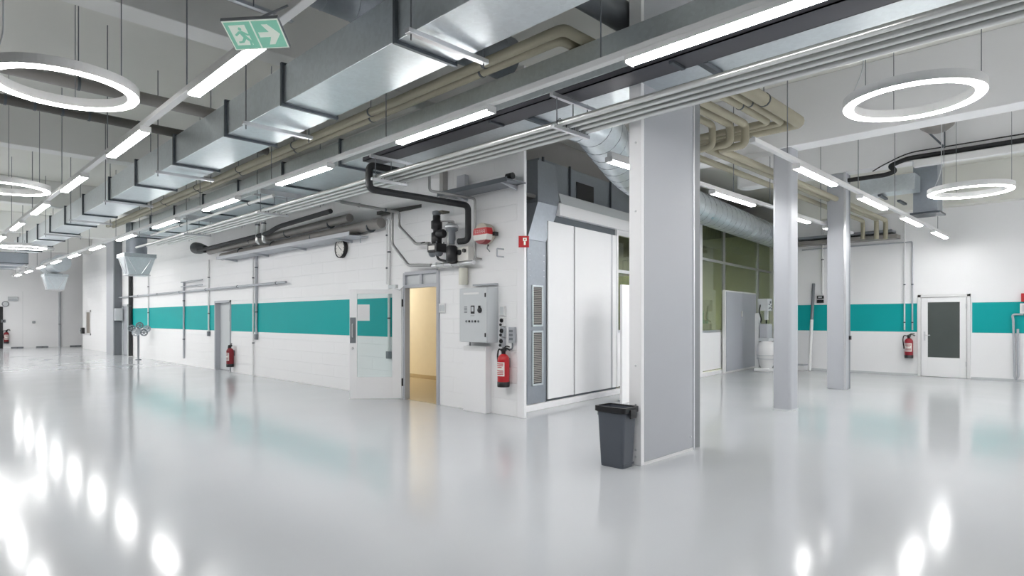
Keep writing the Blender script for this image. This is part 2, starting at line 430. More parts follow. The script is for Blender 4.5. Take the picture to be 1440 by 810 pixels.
for q in (-1, 1):
    MB(TL).box(LW - .115, LW - .01, q * .021, q * .027, 1.05, 1.52).build('handle_plate', M_GREYD, leaf)
    MB(TL).lathe([(.025, 0), (.025, .012), (.012, .02)], (LW - .055, q * .021, .95), (0, q, 0)).build('lock_cylinder', M_ALU, leaf)
    MB(TL).tube([(LW - .06, q * .027, 1.16), (LW - .06, q * .075, 1.16), (LW - .06, q * .075, 1.40), (LW - .06, q * .027, 1.40)], .009, bend=.03).build('handle', M_ALU, leaf)
for z in (.25, 1.72):
    MB(TL).lathe([(.016, 0), (.016, .14)], (-.012, 0, z)).build('hinge', M_BLACK, d)
MB().box(XW - .012, XW + .0, DY1 + .015, DY1 + .05, .02, 2.05).build('seal_strip', M_BLACK, d)
# closer arm above the door
mb = MB().obox(at_x(553, 403, 6.52) , (.03, 0, 0), (0, .12, 0), (0, 0, .03))
mb.build('door_closer', M_LGREY, d, .006)
MB().tube([at_x(553, 405, 6.5), at_x(562, 408, 6.45), at_x(568, 403, 6.62)], .008).build('closer_arm', M_ALU, d)

# recessed grey door
d = thing('door_2', (XW, D2a, 0), 'recessed grey steel door in the long wall with small black window', 'door', kind='structure')
f = MB().box(XW - .03, XW + .16, D2a - .0, D2a + .05, 0, 2.02).box(XW - .03, XW + .16, D2b - .06, D2b, 0, 2.02).box(XW - .03, XW + .16, D2a, D2b, 1.96, 2.02)
f.build('frame', M_GREY, d)
lf = MB().box(XW + .11, XW + .15, D2a + .05, D2b - .06, .01, 1.96).build('leaf', M_LGREY, d)
MB().box(XW + .104, XW + .112, D2a + .25, D2a + .42, 1.42, 1.76).build('window', M_BLACK, lf)
MB().box(XW + .10, XW + .112, D2a + .12, D2a + .16, .95, 1.15).build('handle', M_ALU, lf)

# grey door by the steel column far down the wall
d = thing('door_3', (XW, D3a, 0), 'narrow grey steel door between the wall column and the teal band', 'door', kind='structure')
f = MB().box(XW - .03, XW + .12, D3a, D3a + .06, 0, 2.08).box(XW - .03, XW + .12, D3b - .06, D3b, 0, 2.08).box(XW - .03, XW + .12, D3a, D3b, 2.0, 2.08)
f.build('frame', M_LGREY, d)
lf = MB().box(XW + .02, XW + .06, D3a + .06, D3b - .06, .01, 2.0).build('leaf', M_GREY, d)
MB().box(XW - .01, XW + .02, D3a + .12, D3a + .16, .95, 1.15).build('handle', M_ALU, lf)

# white door with dark glass
d = thing('door_4', (XR, D4a, 0), 'white door with tall dark glass pane in the wall behind the columns', 'door', kind='structure')
f = MB().box(XR - .05, XR - .005, D4a, D4a + .07, 0, 2.12).box(XR - .05, XR - .005, D4b - .07, D4b, 0, 2.12).box(XR - .05, XR - .005, D4a, D4b, 2.05, 2.12)
f.build('frame', M_WPLAST, d, .004)
q0, q1 = wy(1350, XR), wy(1305, XR)
mb = MB().box(XR - .035, XR - .006, D4a + .08, q0, .01, 2.04).box(XR - .035, XR - .006, q1, D4b - .08, .01, 2.04).box(XR - .035, XR - .006, q0, q1, .01, .50).box(XR - .035, XR - .006, q0, q1, 1.92, 2.04)
lf = mb.build('leaf', M_WHITE, d, .004)
MB().box(XR - .025, XR - .015, q0, q1, .50, 1.92).build('pane', M_FROST, lf)
MB().box(XR - .042, XR - .034, D4b - .17, D4b - .13, .93, 1.16).build('handle_plate', M_ALU, lf)
MB().tube([(XR - .036, D4b - .15, 1.07), (XR - .085, D4b - .15, 1.07), (XR - .085, D4b - .28, 1.07)], .01, bend=.02).build('handle', M_ALU, lf)
for z in (.3, 1.75):
    MB().lathe([(.012, 0), (.012, .12)], (XR - .06, D4a + .085, z)).build('hinge', M_ALU, d)

# black doorway at the far end
d = thing('door_5', (at_y(0, 0, YF).x, YF, 0), 'doorway closed by a black panel in the far end wall beside a fire extinguisher', 'door', kind='structure')
xx = at_y(1.8, 0, YF).x
MB().box(xx - 1.0, xx, YF - .02, YF - .002, 0, 2.05).build('black_panel', M_BLACK, d)  # solid black panel stands in for the darkness inside the doorway
MB().box(xx, xx + .06, YF - .04, YF - .002, 0, 2.1).box(xx - 1.06, xx - 1.0, YF - .04, YF - .002, 0, 2.1).box(xx - 1.0, xx, YF - .04, YF - .002, 2.05, 2.1).build('frame', M_BLACK, d)

# window in the far stretch of the long wall
a, b = wy(128, XW), wy(121.5, XW)
w = thing('window_3', (XW, a, .9), 'small shuttered grey window in the white wall beyond the steel column', 'window', kind='structure')
f = MB().box(XW - .03, XW - .002, a, a + .1, .7, 1.9).box(XW - .03, XW - .002, b - .1, b, .7, 1.9).box(XW - .03, XW - .002, a, b, 1.8, 1.9).box(XW - .03, XW - .002, a, b, .7, .8)
f.build('frame', M_WPLAST, w)
MB().box(XW - .012, XW - .003, a + .1, b - .1, .8, 1.8).build('pane', mat('shutter_brown', (.25, .22, .19), .5), w)

# ================================================================== columns
def rounded_rect(x0, x1, y0, y1, r, n=4):
    pts = []
    for cx, cy, a0 in ((x1 - r, y1 - r, 0), (x0 + r, y1 - r, 90), (x0 + r, y0 + r, 180), (x1 - r, y0 + r, 270)):
        for k in range(n + 1):
            a = math.radians(a0 + 90 * k / n); pts.append((cx + r * math.cos(a), cy + r * math.sin(a)))
    return pts
# big clad column in front
c1 = at_y(903, 655, 3.44).x
CX0, CX1, CY0, CY1 = 5.34, 6.42, 3.44, 3.56
c = thing('column', (5.9, 3.5, 0), 'big grey clad column with a rubbish bin at its foot', 'column', kind='structure')
MB().box(CX0 + .07, CX1, CY0, CY1, .03, CEIL).build('cladding_panel', M_GREY, c, .004)
MB().box(CX0, CX0 + .06, CY0 - .005, CY1 + .02, 0, CEIL).build('corner_trim', M_WHITE, c, .006)
MB().box(CX1, CX1 + .03, CY0 - .008, CY1, 0.0, CEIL).build('edge_trim', M_ALU, c, .003)
MB().prism([(CX1 + .03, CY1, 0), (CX1 + .03, CY0 + .03, 0), (CX1 + .06, CY0 + .05, 0), (CX1 + .12, CY0 + .05, 0), (CX1 + .20, CY0 + .02, 0), (CX1 + .22, CY0 + .04, 0), (CX1 + .22, CY1, 0)], (0, 0, CEIL)).build('steel_flange', mat('mid_grey_paint', (.30, .315, .33), .4), c)
MB().box(CX0 + .06, CX1, CY0 - .003, CY0, 0, .03).build('floor_seal', M_WPLAST, c)
for z in (.09, .16, .62, 1.02, 2.6, 3.3):
    MB().lathe([(.011, 0), (.011, .006), (.005, .009)], (CX0 - .0, (CY0 + CY1) / 2, z), (-1, 0, 0), 10).build('bolt', M_ALU, c)
MB().lathe([(.012, 0), (.012, .008)], (CX1 - .06, CY0, .16), (0, -1, 0), 10).build('bolt', M_ALU, c)
# plain columns
c = thing('column', (10.37, 3.9, 0), 'plain grey column with rounded edges between the big column and the slim one', 'column', kind='structure')
pts = rounded_rect(10.2, 10.55, 3.75, 4.04, .05)
MB().prism([(x, y, .0) for x, y in pts], (0, 0, 4.275)).build('shaft', M_GREY, c)
MB().prism([(x, y, 0) for x, y in rounded_rect(10.19, 10.56, 3.74, 4.05, .05)], (0, 0, .02)).build('base_seal', M_LGREY, c)
c = thing('column', (14.2, 4.2, 0), 'slim grey column farthest along the row in front of the teal band', 'column', kind='structure')
MB().box(14.08, 14.32, 4.06, 4.42, 0, 4.575).build('shaft', M_GREY, c, .01)
MB().box(14.07, 14.10, 4.045, 4.09, 0, 4.575).build('edge_trim', M_ALU, c, .003)
MB().box(14.30, 14.46, 4.07, 4.42, 0, 4.575).build('steel_flange', M_GREYD, c, .004)
MB().box(14.34, 14.40, 4.03, 4.07, 1.05, 1.13).build('hook', M_BLACK, c)
# steel column on the long wall
a, b = wy(160, XW - .3), wy(151, XW - .3)
c = thing('column', (XW - .15, (a + b) / 2, 0), 'dark grey steel column against the long wall beyond the teal band', 'column', kind='structure')
MB().box(XW - .30, XW - .002, a, b, 0, CEIL).build('shaft', M_GREYD, c, .01)
MB().box(XW - .33, XW - .29, a - .03, b + .03, 0, CEIL).build('flange', M_GREY, c)
# ================================================================== lighting
def make_batten():
    t = thing('batten_light', (0, 0, 0), '', 'light')
    MB().box(-.055, .055, -.75, .75, -.05, -.002).build('mounting_housing', M_WPLAST, t, .004)
    MB().prism([(-.052, -.745, -.05), (-.05, -.745, -.064), (-.03, -.745, -.072), (.03, -.745, -.072), (.05, -.745, -.064), (.052, -.745, -.05)], (0, 1.49, 0)).build('diffuser', M_LED, t)
    for q in (-1, 1):
        MB().box(-.056, .056, q * .745, q * .76, -.072, -.002).build('end_cap', M_WPLAST, t, .004)
    return t
batten = make_batten(); first = [True]
def place_batten(loc, rz, label, group):
    if first[0]:
        first[0] = False; batten.location = loc; batten.rotation_euler = (0, 0, rz); batten['label'] = label; batten['group'] = group
        return batten
    return dup(batten, loc, rz, label, group)

def track(name_label, axis, p, a, b, rods):
    """suspended lighting track along Y or X through p=(const, z)"""
    t = thing('light_track', ((p[0], a, p[1]) if axis == 'Y' else (a, p[0], p[1])), name_label, 'lighting track')
    def bx(c0, c1, z0, z1):
        m = MB()
        return m.box(p[0] + c0, p[0] + c1, a, b, z0, z1) if axis == 'Y' else m.box(a, b, p[0] + c0, p[0] + c1, z0, z1)
    bx(-.035, .035, p[1], p[1] + .055).build('profile', M_WPLAST, t, .006)
    bx(-.012, .012, p[1] + .055, p[1] + .065).build('mounting_rib', M_LGREY, t)
    for r in rods:
        q = (p[0], r) if axis == 'Y' else (r, p[0])
        MB().tube([(q[0], q[1], p[1] + .06), (q[0], q[1], CEIL)], .006, 6).build('hanger_rod', M_GREYD, t)
    return t
X1, Z1 = 1.95, 3.62
X2, Z2 = 4.0, 3.53
Y3, Z3 = 2.98, 3.53
Y4, Z4 = 4.52, 3.53
track('white lighting track between the ring lights and the big square duct', 'Y', (X1, Z1), -3.0, 38.5, [3.2 + 3.05 * k for k in range(11)])
track('white lighting track between the beige pipes and the long wall', 'Y', (X2, Z2), -3.0, 37.5, [2.95 + 3.05 * k for k in range(12)])
track('short white lighting track ending above the wall past the columns', 'X', (Y3, Z3), 6.95, 18.5, [8.0, 11.0, 13.3, 17.2])
track('lighting track behind the columns beside the partition', 'X', (Y4, Z4), 6.3, 16.2, [9.8, 11.3, 14.0])
def tall(n): return ORD[n]
for k in range(-1, 11):
    y = 5.3 + 3.05 * k
    lab = 'tube light %s along the track beside the ring lights, counted from the viewer' % ORD[k + 1] if k != 0 else 'bright tube light behind the green exit sign'
    place_batten((X1, y, Z1), 0, lab, 'tube lights on the track by the ring lights')
for k in range(-1, 11):
    y = 4.98 + 3.05 * k
    place_batten((X2, y, Z2), 0, 'tube light %s along the track under the beige pipes, counted from the viewer' % ORD[k + 1], 'tube lights on the track by the beige pipes')
for k in range(4):
    place_batten((9.05 + 2.78 * k, Y3, Z3), PI / 2, 'tube light %s from the open end of the track above the columns' % ORD[k], 'tube lights above the columns')
for k, x in enumerate((7.05, 9.8, 12.5, 15.0)):
    place_batten((x, Y4, Z4), PI / 2, 'tube light %s along the track beside the partition' % ORD[k], 'tube lights beside the partition')

# tracks added out of view to brighten the far wall and the columns side
track('added unseen lighting track far down the open side, brightening the end wall', 'Y', (-2.6, Z1), 20.0, 39.0, [22.0, 27.0, 32.0, 37.0])
for k in range(10):
    place_batten((-2.6, 21.0 + 1.9 * k, Z1), 0, 'added unseen tube light %s along the track on the open side of the hall' % ORD[k], 'added tube lights on the open side')
track('added unseen lighting track down the middle of the open side, brightening the end wall', 'Y', (.3, Z1), 20.0, 39.0, [22.0, 27.0, 32.0, 37.0])  # also added out of view, for the far end wall
for k in range(10):
    place_batten((.3, 21.0 + 1.9 * k, Z1), 0, 'added unseen tube light %s along the middle track on the open side' % ORD[k], 'added tube lights on the middle track')
track('added unseen lighting track before the columns, brightening the wall behind them', 'X', (-2.6, Z3), 5.0, 18.6, [4.5, 8.5, 12.5, 16.5])  # added out of view to lift the wall and columns
for k in range(7):
    place_batten((6.3 + 1.9 * k, -2.6, Z3), PI / 2, 'added unseen tube light %s along the track out before the columns' % ORD[k], 'added tube lights out before the columns')

track('second added unseen lighting track before the columns, brightening the wall behind them', 'X', (-5.4, Z3), 5.0, 18.6, [6.5, 10.5, 14.5, 17.5])  # one more added track, extra light on the right wall and ceiling
for k in range(7):
    place_batten((6.3 + 1.9 * k, -5.4, Z3), PI / 2, 'added unseen tube light %s along the outer track before the columns' % ORD[k], 'added tube lights on the outer track')

def make_ring(R=.54, top=CEIL - 3.605):
    t = thing('ring_light', (0, 0, 0), '', 'ring light')
    MB().ring(R, [(-.05, 0), (.05, 0), (.05, .085), (-.05, .085)], n=72).build('housing', M_WPLAST, t)
    MB().ring(R, [(-.035, -.012), (.035, -.012), (.035, 0.0), (-.035, 0.0)], n=72).build('diffuser', M_RINGLED, t)
    for k in range(3):
        a = 2 * PI * k / 3 + .5
        MB().tube([(R * math.cos(a), R * math.sin(a), .08), (R * math.cos(a), R * math.sin(a), top)], .004, 6).build('hanger_cable', M_GREYD, t)
    a = 2.2
    MB().tube([(R * math.cos(a) * .8, R * math.sin(a) * .8, top), (R * math.cos(a) * .8, R * math.sin(a) * .8, min(.35, top * .7)), (R * math.cos(a), R * math.sin(a), .085)], .006, 6, bend=.12).build('power_cable', M_LGREY, t)
    return t
ring = make_ring()
RG = 'suspended ring lights'
ring['label'] = 'glowing ring light hanging by the exit sign and first ceiling beam'; ring['group'] = RG
ring.location = (1.1, 6.85, 3.6); ring.rotation_euler = (0, 0, .75)
dup(ring, (1.27, 12.75, 3.6), 0, 'second glowing ring light down the hall beside the lighting track', RG)
ring_c = make_ring(.54, .165); ring_c.location = (2.68, 23.0, 3.6); ring_c['label'] = 'small far ring light close under the big duct'; ring_c['group'] = RG
dup(ring, (6.93, 1.41, 3.6), 0, 'large glowing ring light hanging in front of the concrete beam', RG)
dup(ring, (12.55, 1.73, 3.6), 0, 'glowing ring light hanging above the white door with dark glass', RG)

# ================================================================== exit sign
Cn = Vector((1.73, 4.15, 3.435))
Rv = Vector((.703, -.711, 0)); Fv = Vector((.711, .703, 0))
wv = (Rv * .19 + Vector((0, 0, .010))); hv = (Fv * .115 + Vector((0, 0, -.048)))
nv = wv.cross(hv).normalized()
if nv.dot(Vector((0, 0, CAM_H)) - Cn) < 0: nv = -nv
t = thing('exit_sign', Cn, 'green emergency exit sign with running figure and arrow on the track', 'exit sign')
MB().obox(Cn, wv, hv, nv * .012).build('plate', M_GREYD, t)
def q(u, v, k=.0125): return Cn + wv * u + hv * v + nv * k      # u,v in -1..1, v down
def flat(polys, k, th=.002):
    m = MB()
    for p in polys: m.prism([q(u, v, k) for u, v in p], nv * th)
    return m
flat([[(-.98, -.96), (.98, -.96), (.98, .96), (-.98, .96)]], .012).build('white_border', M_SIGNW, t)
flat([[(-.93, -.88), (-.03, -.88), (-.03, .88), (-.93, .88)]], .014).build('figure_field', M_GREEN, t)
flat([[(.03, -.88), (.93, -.88), (.93, .88), (.03, .88)]], .014).build('arrow_field', M_GREEN, t)
flat([[(-.80, -.7), (-.24, -.7), (-.24, .62), (-.80, .62)]], .016).build('door_symbol', M_SIGNW, t)
head = [(-.46 + .055 * math.cos(a * PI / 6), -.46 + .11 * math.sin(a * PI / 6)) for a in range(12)]
man = [head, [(-.56, -.30), (-.42, -.34), (-.32, .10), (-.46, .14)], [(-.56, -.30), (-.52, -.18), (-.68, .0), (-.72, -.10)],
       [(-.42, -.32), (-.26, -.12), (-.16, -.12), (-.16, -.02), (-.30, -.02), (-.44, -.20)],
       [(-.46, .10), (-.32, .08), (-.22, .34), (-.26, .62), (-.34, .62), (-.32, .36)], [(-.46, .08), (-.36, .14), (-.52, .44), (-.70, .46), (-.70, .36), (-.58, .34)]]
flat(man, .018).build('running_figure', M_GREEN, t)
flat([[(.12, -.16), (.50, -.16), (.34, -.66), (.54, -.66), (.86, 0), (.54, .66), (.34, .66), (.50, .16), (.12, .16)]], .016).build('arrow_symbol', M_SIGNW, t)
MB().tube([Cn - hv * .7 - nv * .01, Vector((X1 - .046, 4.05, Z1 + .03))], .008, 8).build('mounting_arm', M_GREYD, t)
MB().tube([Cn + hv * .3 - nv * .01, Vector((X1 - .046, 4.3, Z1 + .03))], .008, 8).build('mounting_arm', M_GREYD, t)

# ================================================================== ducts
def square_duct(label, X0, X1_, Y0, Y1_, Z0, Z1_, flanges, hangers, material, ro=.08):
    t = thing('ventilation_duct', (X0, Y0, Z0), label, 'duct')
    MB().box(X0, X1_, Y0, Y1_, Z0, Z1_).build('casing', material, t, .004)
    for y in flanges:
        f = MB(); e = .03
        f.box(X0 - e, X0 - .001, y - .018, y + .018, Z0 - e, Z1_ + e).box(X1_ + .001, X1_ + e, y - .018, y + .018, Z0 - e, Z1_ + e)
        f.box(X0, X1_, y - .018, y + .018, Z0 - e, Z0 - .001).box(X0, X1_, y - .018, y + .018, Z1_ + .001, Z1_ + e)
        f.build('flange', M_FLANGE, t)
    for y in hangers:
        h = MB().box(X0 - .12, X1_ + .12, y - .03, y + .03, Z0 - .075, Z0 - .035)
        h.build('hanger_rail', M_ALU, t, .004)
        for x in (X0 - ro, X1_ + ro):
            MB().tube([(x, y, Z0 - .12), (x, y, CEIL)], .007, 6).build('hanger_rod', M_GREYD, t)
    return t
DX0, DX1, DZ0, DZ1 = 2.93, 3.54, 3.80, 4.20
fl = [DX0 * ray(x)[1] / ray(x)[0] for x in (558, 398.6, 319, 246, 192, 154.5)] + [16.1, 18.1, 20.1, 22.1, 24.1, 26.1]
square_duct('big square galvanised duct beside the exit sign running the length of the hall', DX0, DX1, -2.5, 27.0, DZ0, DZ1, [-.0, 2.1] + fl, [.7, 3.93, 7.12, 10.45, 13.75, 17.0, 20.3, 24.4], M_GALV)
EX0, EX1, EZ0, EZ1 = 4.90, 6.10, 3.90, 4.27
square_duct('wide flat galvanised duct along the top of the long wall', EX0, EX1, -2.5, 20.6, EZ0, EZ1, [8.6, 10.6, 12.6, 14.6, 16.6, 18.6, 20.4], [11.6, 15.6, 19.5], M_GALV, .045)
for y in (2.74, 4.96):
    MB().box(5.18, 6.09, y - .03, y + .03, EZ0 - .045, EZ0 - .002).build('hanger_rail', M_FLANGE, bpy.data.objects['ventilation_duct.001'], .004)
# made-up dark strip; shade under the wide duct put into its colour
t = thing('dark_underside_strip', (4.88, 0, 3.8), 'made-up dark strip for the shaded underside at the lower edge of the wide duct', 'dark strip')
MB().box(4.86, 5.16, -2.5, 7.9, 3.815, 3.825).box(4.86, 4.872, -2.5, 7.9, 3.815, 3.875).box(5.148, 5.16, -2.5, 7.9, 3.815, 3.875).build('tray', mat('underside_dark', (.10, .10, .115), .45, .5), t)
for k in range(5):
    y = -1.9 + 2.37 * k
    MB().box(4.9, 5.12, y - .02, y + .02, 3.79, 3.812).build('mounting_bracket', M_FLANGE, t)

# third duct down at the far end
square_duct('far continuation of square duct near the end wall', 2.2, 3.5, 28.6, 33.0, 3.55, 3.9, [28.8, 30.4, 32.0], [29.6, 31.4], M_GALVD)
# outlet boxes hung at duct ends
def outlet(label, x, y, ztop, zbot, wt, wb, nk):
    t = thing('air_outlet', (x, y, zbot), label, 'air outlet')
    r = lambda h, z: [(x - h, y - h, z), (x + h, y - h, z), (x + h, y + h, z), (x - h, y + h, z)]
    MB().loft([r(wt, ztop - .12), r(wb, zbot)]).build('hopper', M_GALV, t)
    MB().box(x - wt - .03, x + wt + .03, y - wt - .03, y + wt + .03, ztop - .12, ztop).build('mounting_collar', M_GALV, t, .005)
    MB().box(x - wb - .03, x + wb + .03, y - wb - .03, y + wb + .03, zbot - .03, zbot).build('outlet_rim', M_ALU, t, .005)
    for a, b in ((-1, -.2), (1, .25)):
        MB().tube([(x - wt * .99 - .004, y - a * wt * .8, ztop - .14), (x - wb - .014, y - b * wb, zbot + .02)], .012, 6).build('brace_strip', M_ALU, t)
        MB().tube([(x + a * wt * .8, y - wt - .006, ztop - .14), (x + b * wb, y - wb - .014, zbot + .02)], .012, 6).build('brace_strip', M_ALU, t)
    MB().lathe([(wt * .7, 0), (wt * .7, nk)], (x, y, ztop)).build('neck', M_GALVD, t)
    return t
outlet('tapered metal air outlet under the end of the wide duct', 5.2, 21.2, 3.45, 2.83, .40, .27, .95)
outlet('far tapered metal air outlet near the end wall', 5.2, 34.6, 3.52, 2.84, .42, .3, .04)
t = thing('round_duct', (5.2, 30, 4.2), 'far round duct feeding the air outlet near the end wall', 'duct')
MB().tube([(5.2, 33.0, 3.95), (5.2, 36.2, 3.95)], .36, 20).build('casing', M_SPIRAL, t)
for y in (33.1, 34.9, 36.1):
    MB().lathe([(.375, 0), (.375, .03)], (5.2, y, 3.95), (0, 1, 0), 20).build('seam_ring', M_GALV, t)

# spiral duct helper
def spiral(label, path, r, step=.13, material=None, seam=True, bend=1.0):
    t = thing('spiral_duct', path[0], label, 'duct')
    pts = fillet(path, bend, 10)
    MB().tube(pts, r, 28).build('casing', material or M_SPIRAL, t)
    # raised lock seam, a helix running round the casing
    dense = []
    for a, b in zip(pts[:-1], pts[1:]):
        m = max(1, int((b - a).length / .02))
        for k in range(m): dense.append(a + (b - a) * k / m)
    hel = []; L = 0; prev = None; nrm = None
    for i, p in enumerate(dense):
        tt = (dense[min(i + 1, len(dense) - 1)] - dense[max(i - 1, 0)]).normalized()
        if nrm is None: nrm = (Vector((0, 0, 1)) - tt * tt.z).normalized()
        else:
            qd = prev.rotation_difference(tt); nrm = qd @ nrm; nrm = (nrm - tt * nrm.dot(tt)).normalized()
            L += (p - dense[i - 1]).length
        prev = tt; b = tt.cross(nrm); a = 2 * PI * L / step
        hel.append(p + (nrm * math.cos(a) + b * math.sin(a)) * (r + .002))
    # subdivide the helix so each turn has enough points
    out = []
    turns = max(1, L / step); per = 18
    N = int(turns * per)
    cum = [0]
    for a, b in zip(dense[:-1], dense[1:]): cum.append(cum[-1] + (b - a).length)
    out = []; j = 0; nrm = None; prev = None
    for k in range(N + 1):
        s_ = cum[-1] * k / N
        while j < len(cum) - 2 and cum[j + 1] < s_: j += 1
        w_ = (s_ - cum[j]) / max(1e-6, cum[j + 1] - cum[j])
        p = dense[j].lerp(dense[j + 1], w_); tt = (dense[min(j + 3, len(dense) - 1)] - dense[max(j - 2, 0)]).normalized()
        if nrm is None: nrm = (Vector((0, 0, 1)) - tt * tt.z).normalized()
        else:
            qd = prev.rotation_difference(tt); nrm = qd @ nrm; nrm = (nrm - tt * nrm.dot(tt)).normalized()
        prev = tt; b = tt.cross(nrm); a = 2 * PI * k / per
        out.append(p + (nrm * math.cos(a) + b * math.sin(a)) * (r + .001))
    MB().tube(out, .007, 5).build('lock_seam', M_GALVD, t)
    return t
spiral('large bright spiral duct curving down from the wide duct behind the big column',
       [(6.13, 5.0, 4.16), (6.6, 5.0, 4.16), (9.3, 6.15, 3.98), (12.5, 6.6, 3.97), (20.6, 7.6, 3.97)], .33, .36, bend=1.2)
spiral('dark spiral duct crossing above the big square duct near the exit sign',
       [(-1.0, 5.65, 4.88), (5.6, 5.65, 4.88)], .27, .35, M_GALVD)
t = thing('steel_angle', (0, 6.05, 4.6), 'pale steel angle strip under the dark spiral duct', 'steel angle')
MB().box(-1.0, 2.9, 6.03, 6.09, 4.56, 4.57).box(-1.0, 2.9, 6.08, 6.09, 4.56, 4.62).build('strip', M_ALU, t)
for x in (0.3, 2.5):
    MB().tube([(x, 6.06, 4.565), (x, 6.06, CEIL)], .006, 6).build('hanger_rod', M_GREYD, t)

# corner air shaft in the recess at the start of the partition
sa, sb = S(741.5, -.02), S(767.5, -.02)
t = thing('air_shaft', TP @ Vector((sa, 0, 0)), 'grey sheet metal air shaft with louvred grilles at the partition corner', 'air shaft')
r = lambda a, b, f, k, z: [TP @ Vector(p) for p in ((a, f, z), (b, f, z), (b, k, z), (a, k, z))]
MB().loft([r(sa, sb, -.02, .5, .11), r(sa, sb, -.02, .5, 2.78)]).build('lower_casing', M_GALVD, t)
MB().loft([r(sa, sb, -.02, .5, 2.785), r(sa + .32, sb + .44, .0, .9, 3.44)]).build('raked_casing', galv('blue_grey_sheet', (.45, .49, .54), .45, .7), t)
MB().loft([r(sa + .32, sb + .44, .0, .9, 3.445), r(sa + .52, sb + .54, .15, 1.1, 4.2)]).build('upper_casing', M_GALVD, t)
for z0, z1 in ((.40, 1.30), (1.37, 2.05)):
    u0, u1 = sa + (sb - sa) * .30, sa + (sb - sa) * .76
    g = MB(TP)
    k = z0 + .05
    while k < z1 - .04:
        g.prism([(u0, -.022, k), (u0, -.03, k + .004), (u0, -.022, k + .022)], (u1 - u0, 0, 0)); k += .03
    gr = MB(TP).box(u0, u1, -.0225, -.021, z0 + .03, z1 - .03).build('grille', M_BLACK, t)
    g.build('louvre_slats', M_PIPEG, gr)
    e = .035
    MB(TP).box(u0 - e, u0, -.034, -.021, z0, z1).box(u1, u1 + e, -.034, -.021, z0, z1).box(u0 - e, u1 + e, -.034, -.021, z1 - .03, z1).box(u0 - e, u1 + e, -.034, -.021, z0, z0 + .03).build('grille_frame', M_GALV, gr)
for u in (sa + .06, sb - .06):
    for z in (2.2, 2.3, 2.45, 2.55):
        MB(TP).lathe([(.009, 0), (.009, .006)], (u, -.021, z), (0, -1, 0), 8).build('rivet', M_ALU, t)
# duct lying behind the cornice
t = thing('ventilation_duct', TP @ Vector((sb + .5, .7, 3.6)), 'dark grey duct lying on top of the partition behind the cornice', 'duct')
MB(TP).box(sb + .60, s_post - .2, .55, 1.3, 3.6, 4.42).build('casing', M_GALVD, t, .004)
for u in (sb + .7, sb + 1.6, sb + 3.2):
    MB(TP).box(u - .02, u + .02, .52, .549, 3.57, 4.45).build('flange', M_FLANGE, t)
MB(TP).box(sb + 1.85, sb + 2.5, .535, .549, 3.84, 4.2).build('access_hatch', M_BLACK, t)

# ================================================================== pipes under the ceiling
def pipe(label, path, r, material, bend=.1, clips=(), name='pipe', n=12, flat=False):
    t = thing(name, path[0], label, 'pipe')
    MB().tube(path, r, n, bend).build('casing', material, t)
    for c in clips:                       # (point, axis)
        MB().lathe([(r + .008, -.014), (r + .008, .014)], c[0], c[1], 12).build('mounting_clip', M_FLANGE, t)
        if len(c) > 2 and c[2]:
            MB().tube([Vector(c[0]) + Vector((0, 0, r)), Vector((c[0][0], c[0][1], CEIL))], .006, 6).build('hanger_rod', M_GREYD, t)
    return t
YA = (0, 1, 0); XA = (1, 0, 0); ZA = (0, 0, 1)
# beige lagged pair beside the big square duct, turning towards the columns
pz_ = 4.34; bz = 4.04
pipe('beige lagged pipe nearer the square duct, turning off towards the columns',
     [(4.62, 22, pz_), (4.62, 3.86, pz_), (8.75, 3.86, pz_), (8.75, 3.86, bz), (8.75, 4.24, bz), (18.0, 4.24, bz), (18.0, 4.24, 3.55)], .055, M_BEIGE, .09,
     [((4.62, 5.0 + 2.3 * k, pz_), YA, True) for k in range(6)], 'beige_pipe')
pipe('beige lagged pipe close to the wide duct, inner one of the turning pair',
     [(4.77, 22, pz_), (4.77, 4.02, pz_), (8.6, 4.02, pz_), (8.6, 4.02, bz + .02), (8.6, 4.40, bz + .02), (17.8, 4.40, bz + .02), (17.8, 4.40, 3.55)], .055, M_BEIGE, .09,
     [((4.77, 5.2 + 2.3 * k, pz_), YA, False) for k in range(6)], 'beige_pipe')
pipe('beige lagged pipe of the column row, dropping behind the other two',
     [(6.9, 4.22, pz_), (8.45, 4.22, pz_), (8.45, 4.22, bz - .02), (8.45, 4.66, bz - .02), (17.6, 4.66, bz - .02), (17.6, 4.66, 3.55)], .05, M_BEIGE, .09,
     [((12.0, 4.66, bz - .02), XA, True), ((15.6, 4.66, bz - .02), XA, True)], 'beige_pipe')
for k, (y, r, w_) in enumerate(((3.28, .085, 'thickest'), (3.47, .045, 'thin middle'), (3.60, .05, 'inner'))):
    pipe('%s beige pipe of the upper trio ending in an elbow above the columns' % w_,
         [(6.85 + .1 * k, y, CEIL), (6.85 + .1 * k, y, 4.36), (9.3 - .17 * k, y, 4.36), (9.3 - .17 * k, 5.0, 4.36), (9.3 - .17 * k, 5.0, CEIL)], r, M_BEIGE, .12, [((8.0, y, 4.36), XA, True)], 'beige_pipe')
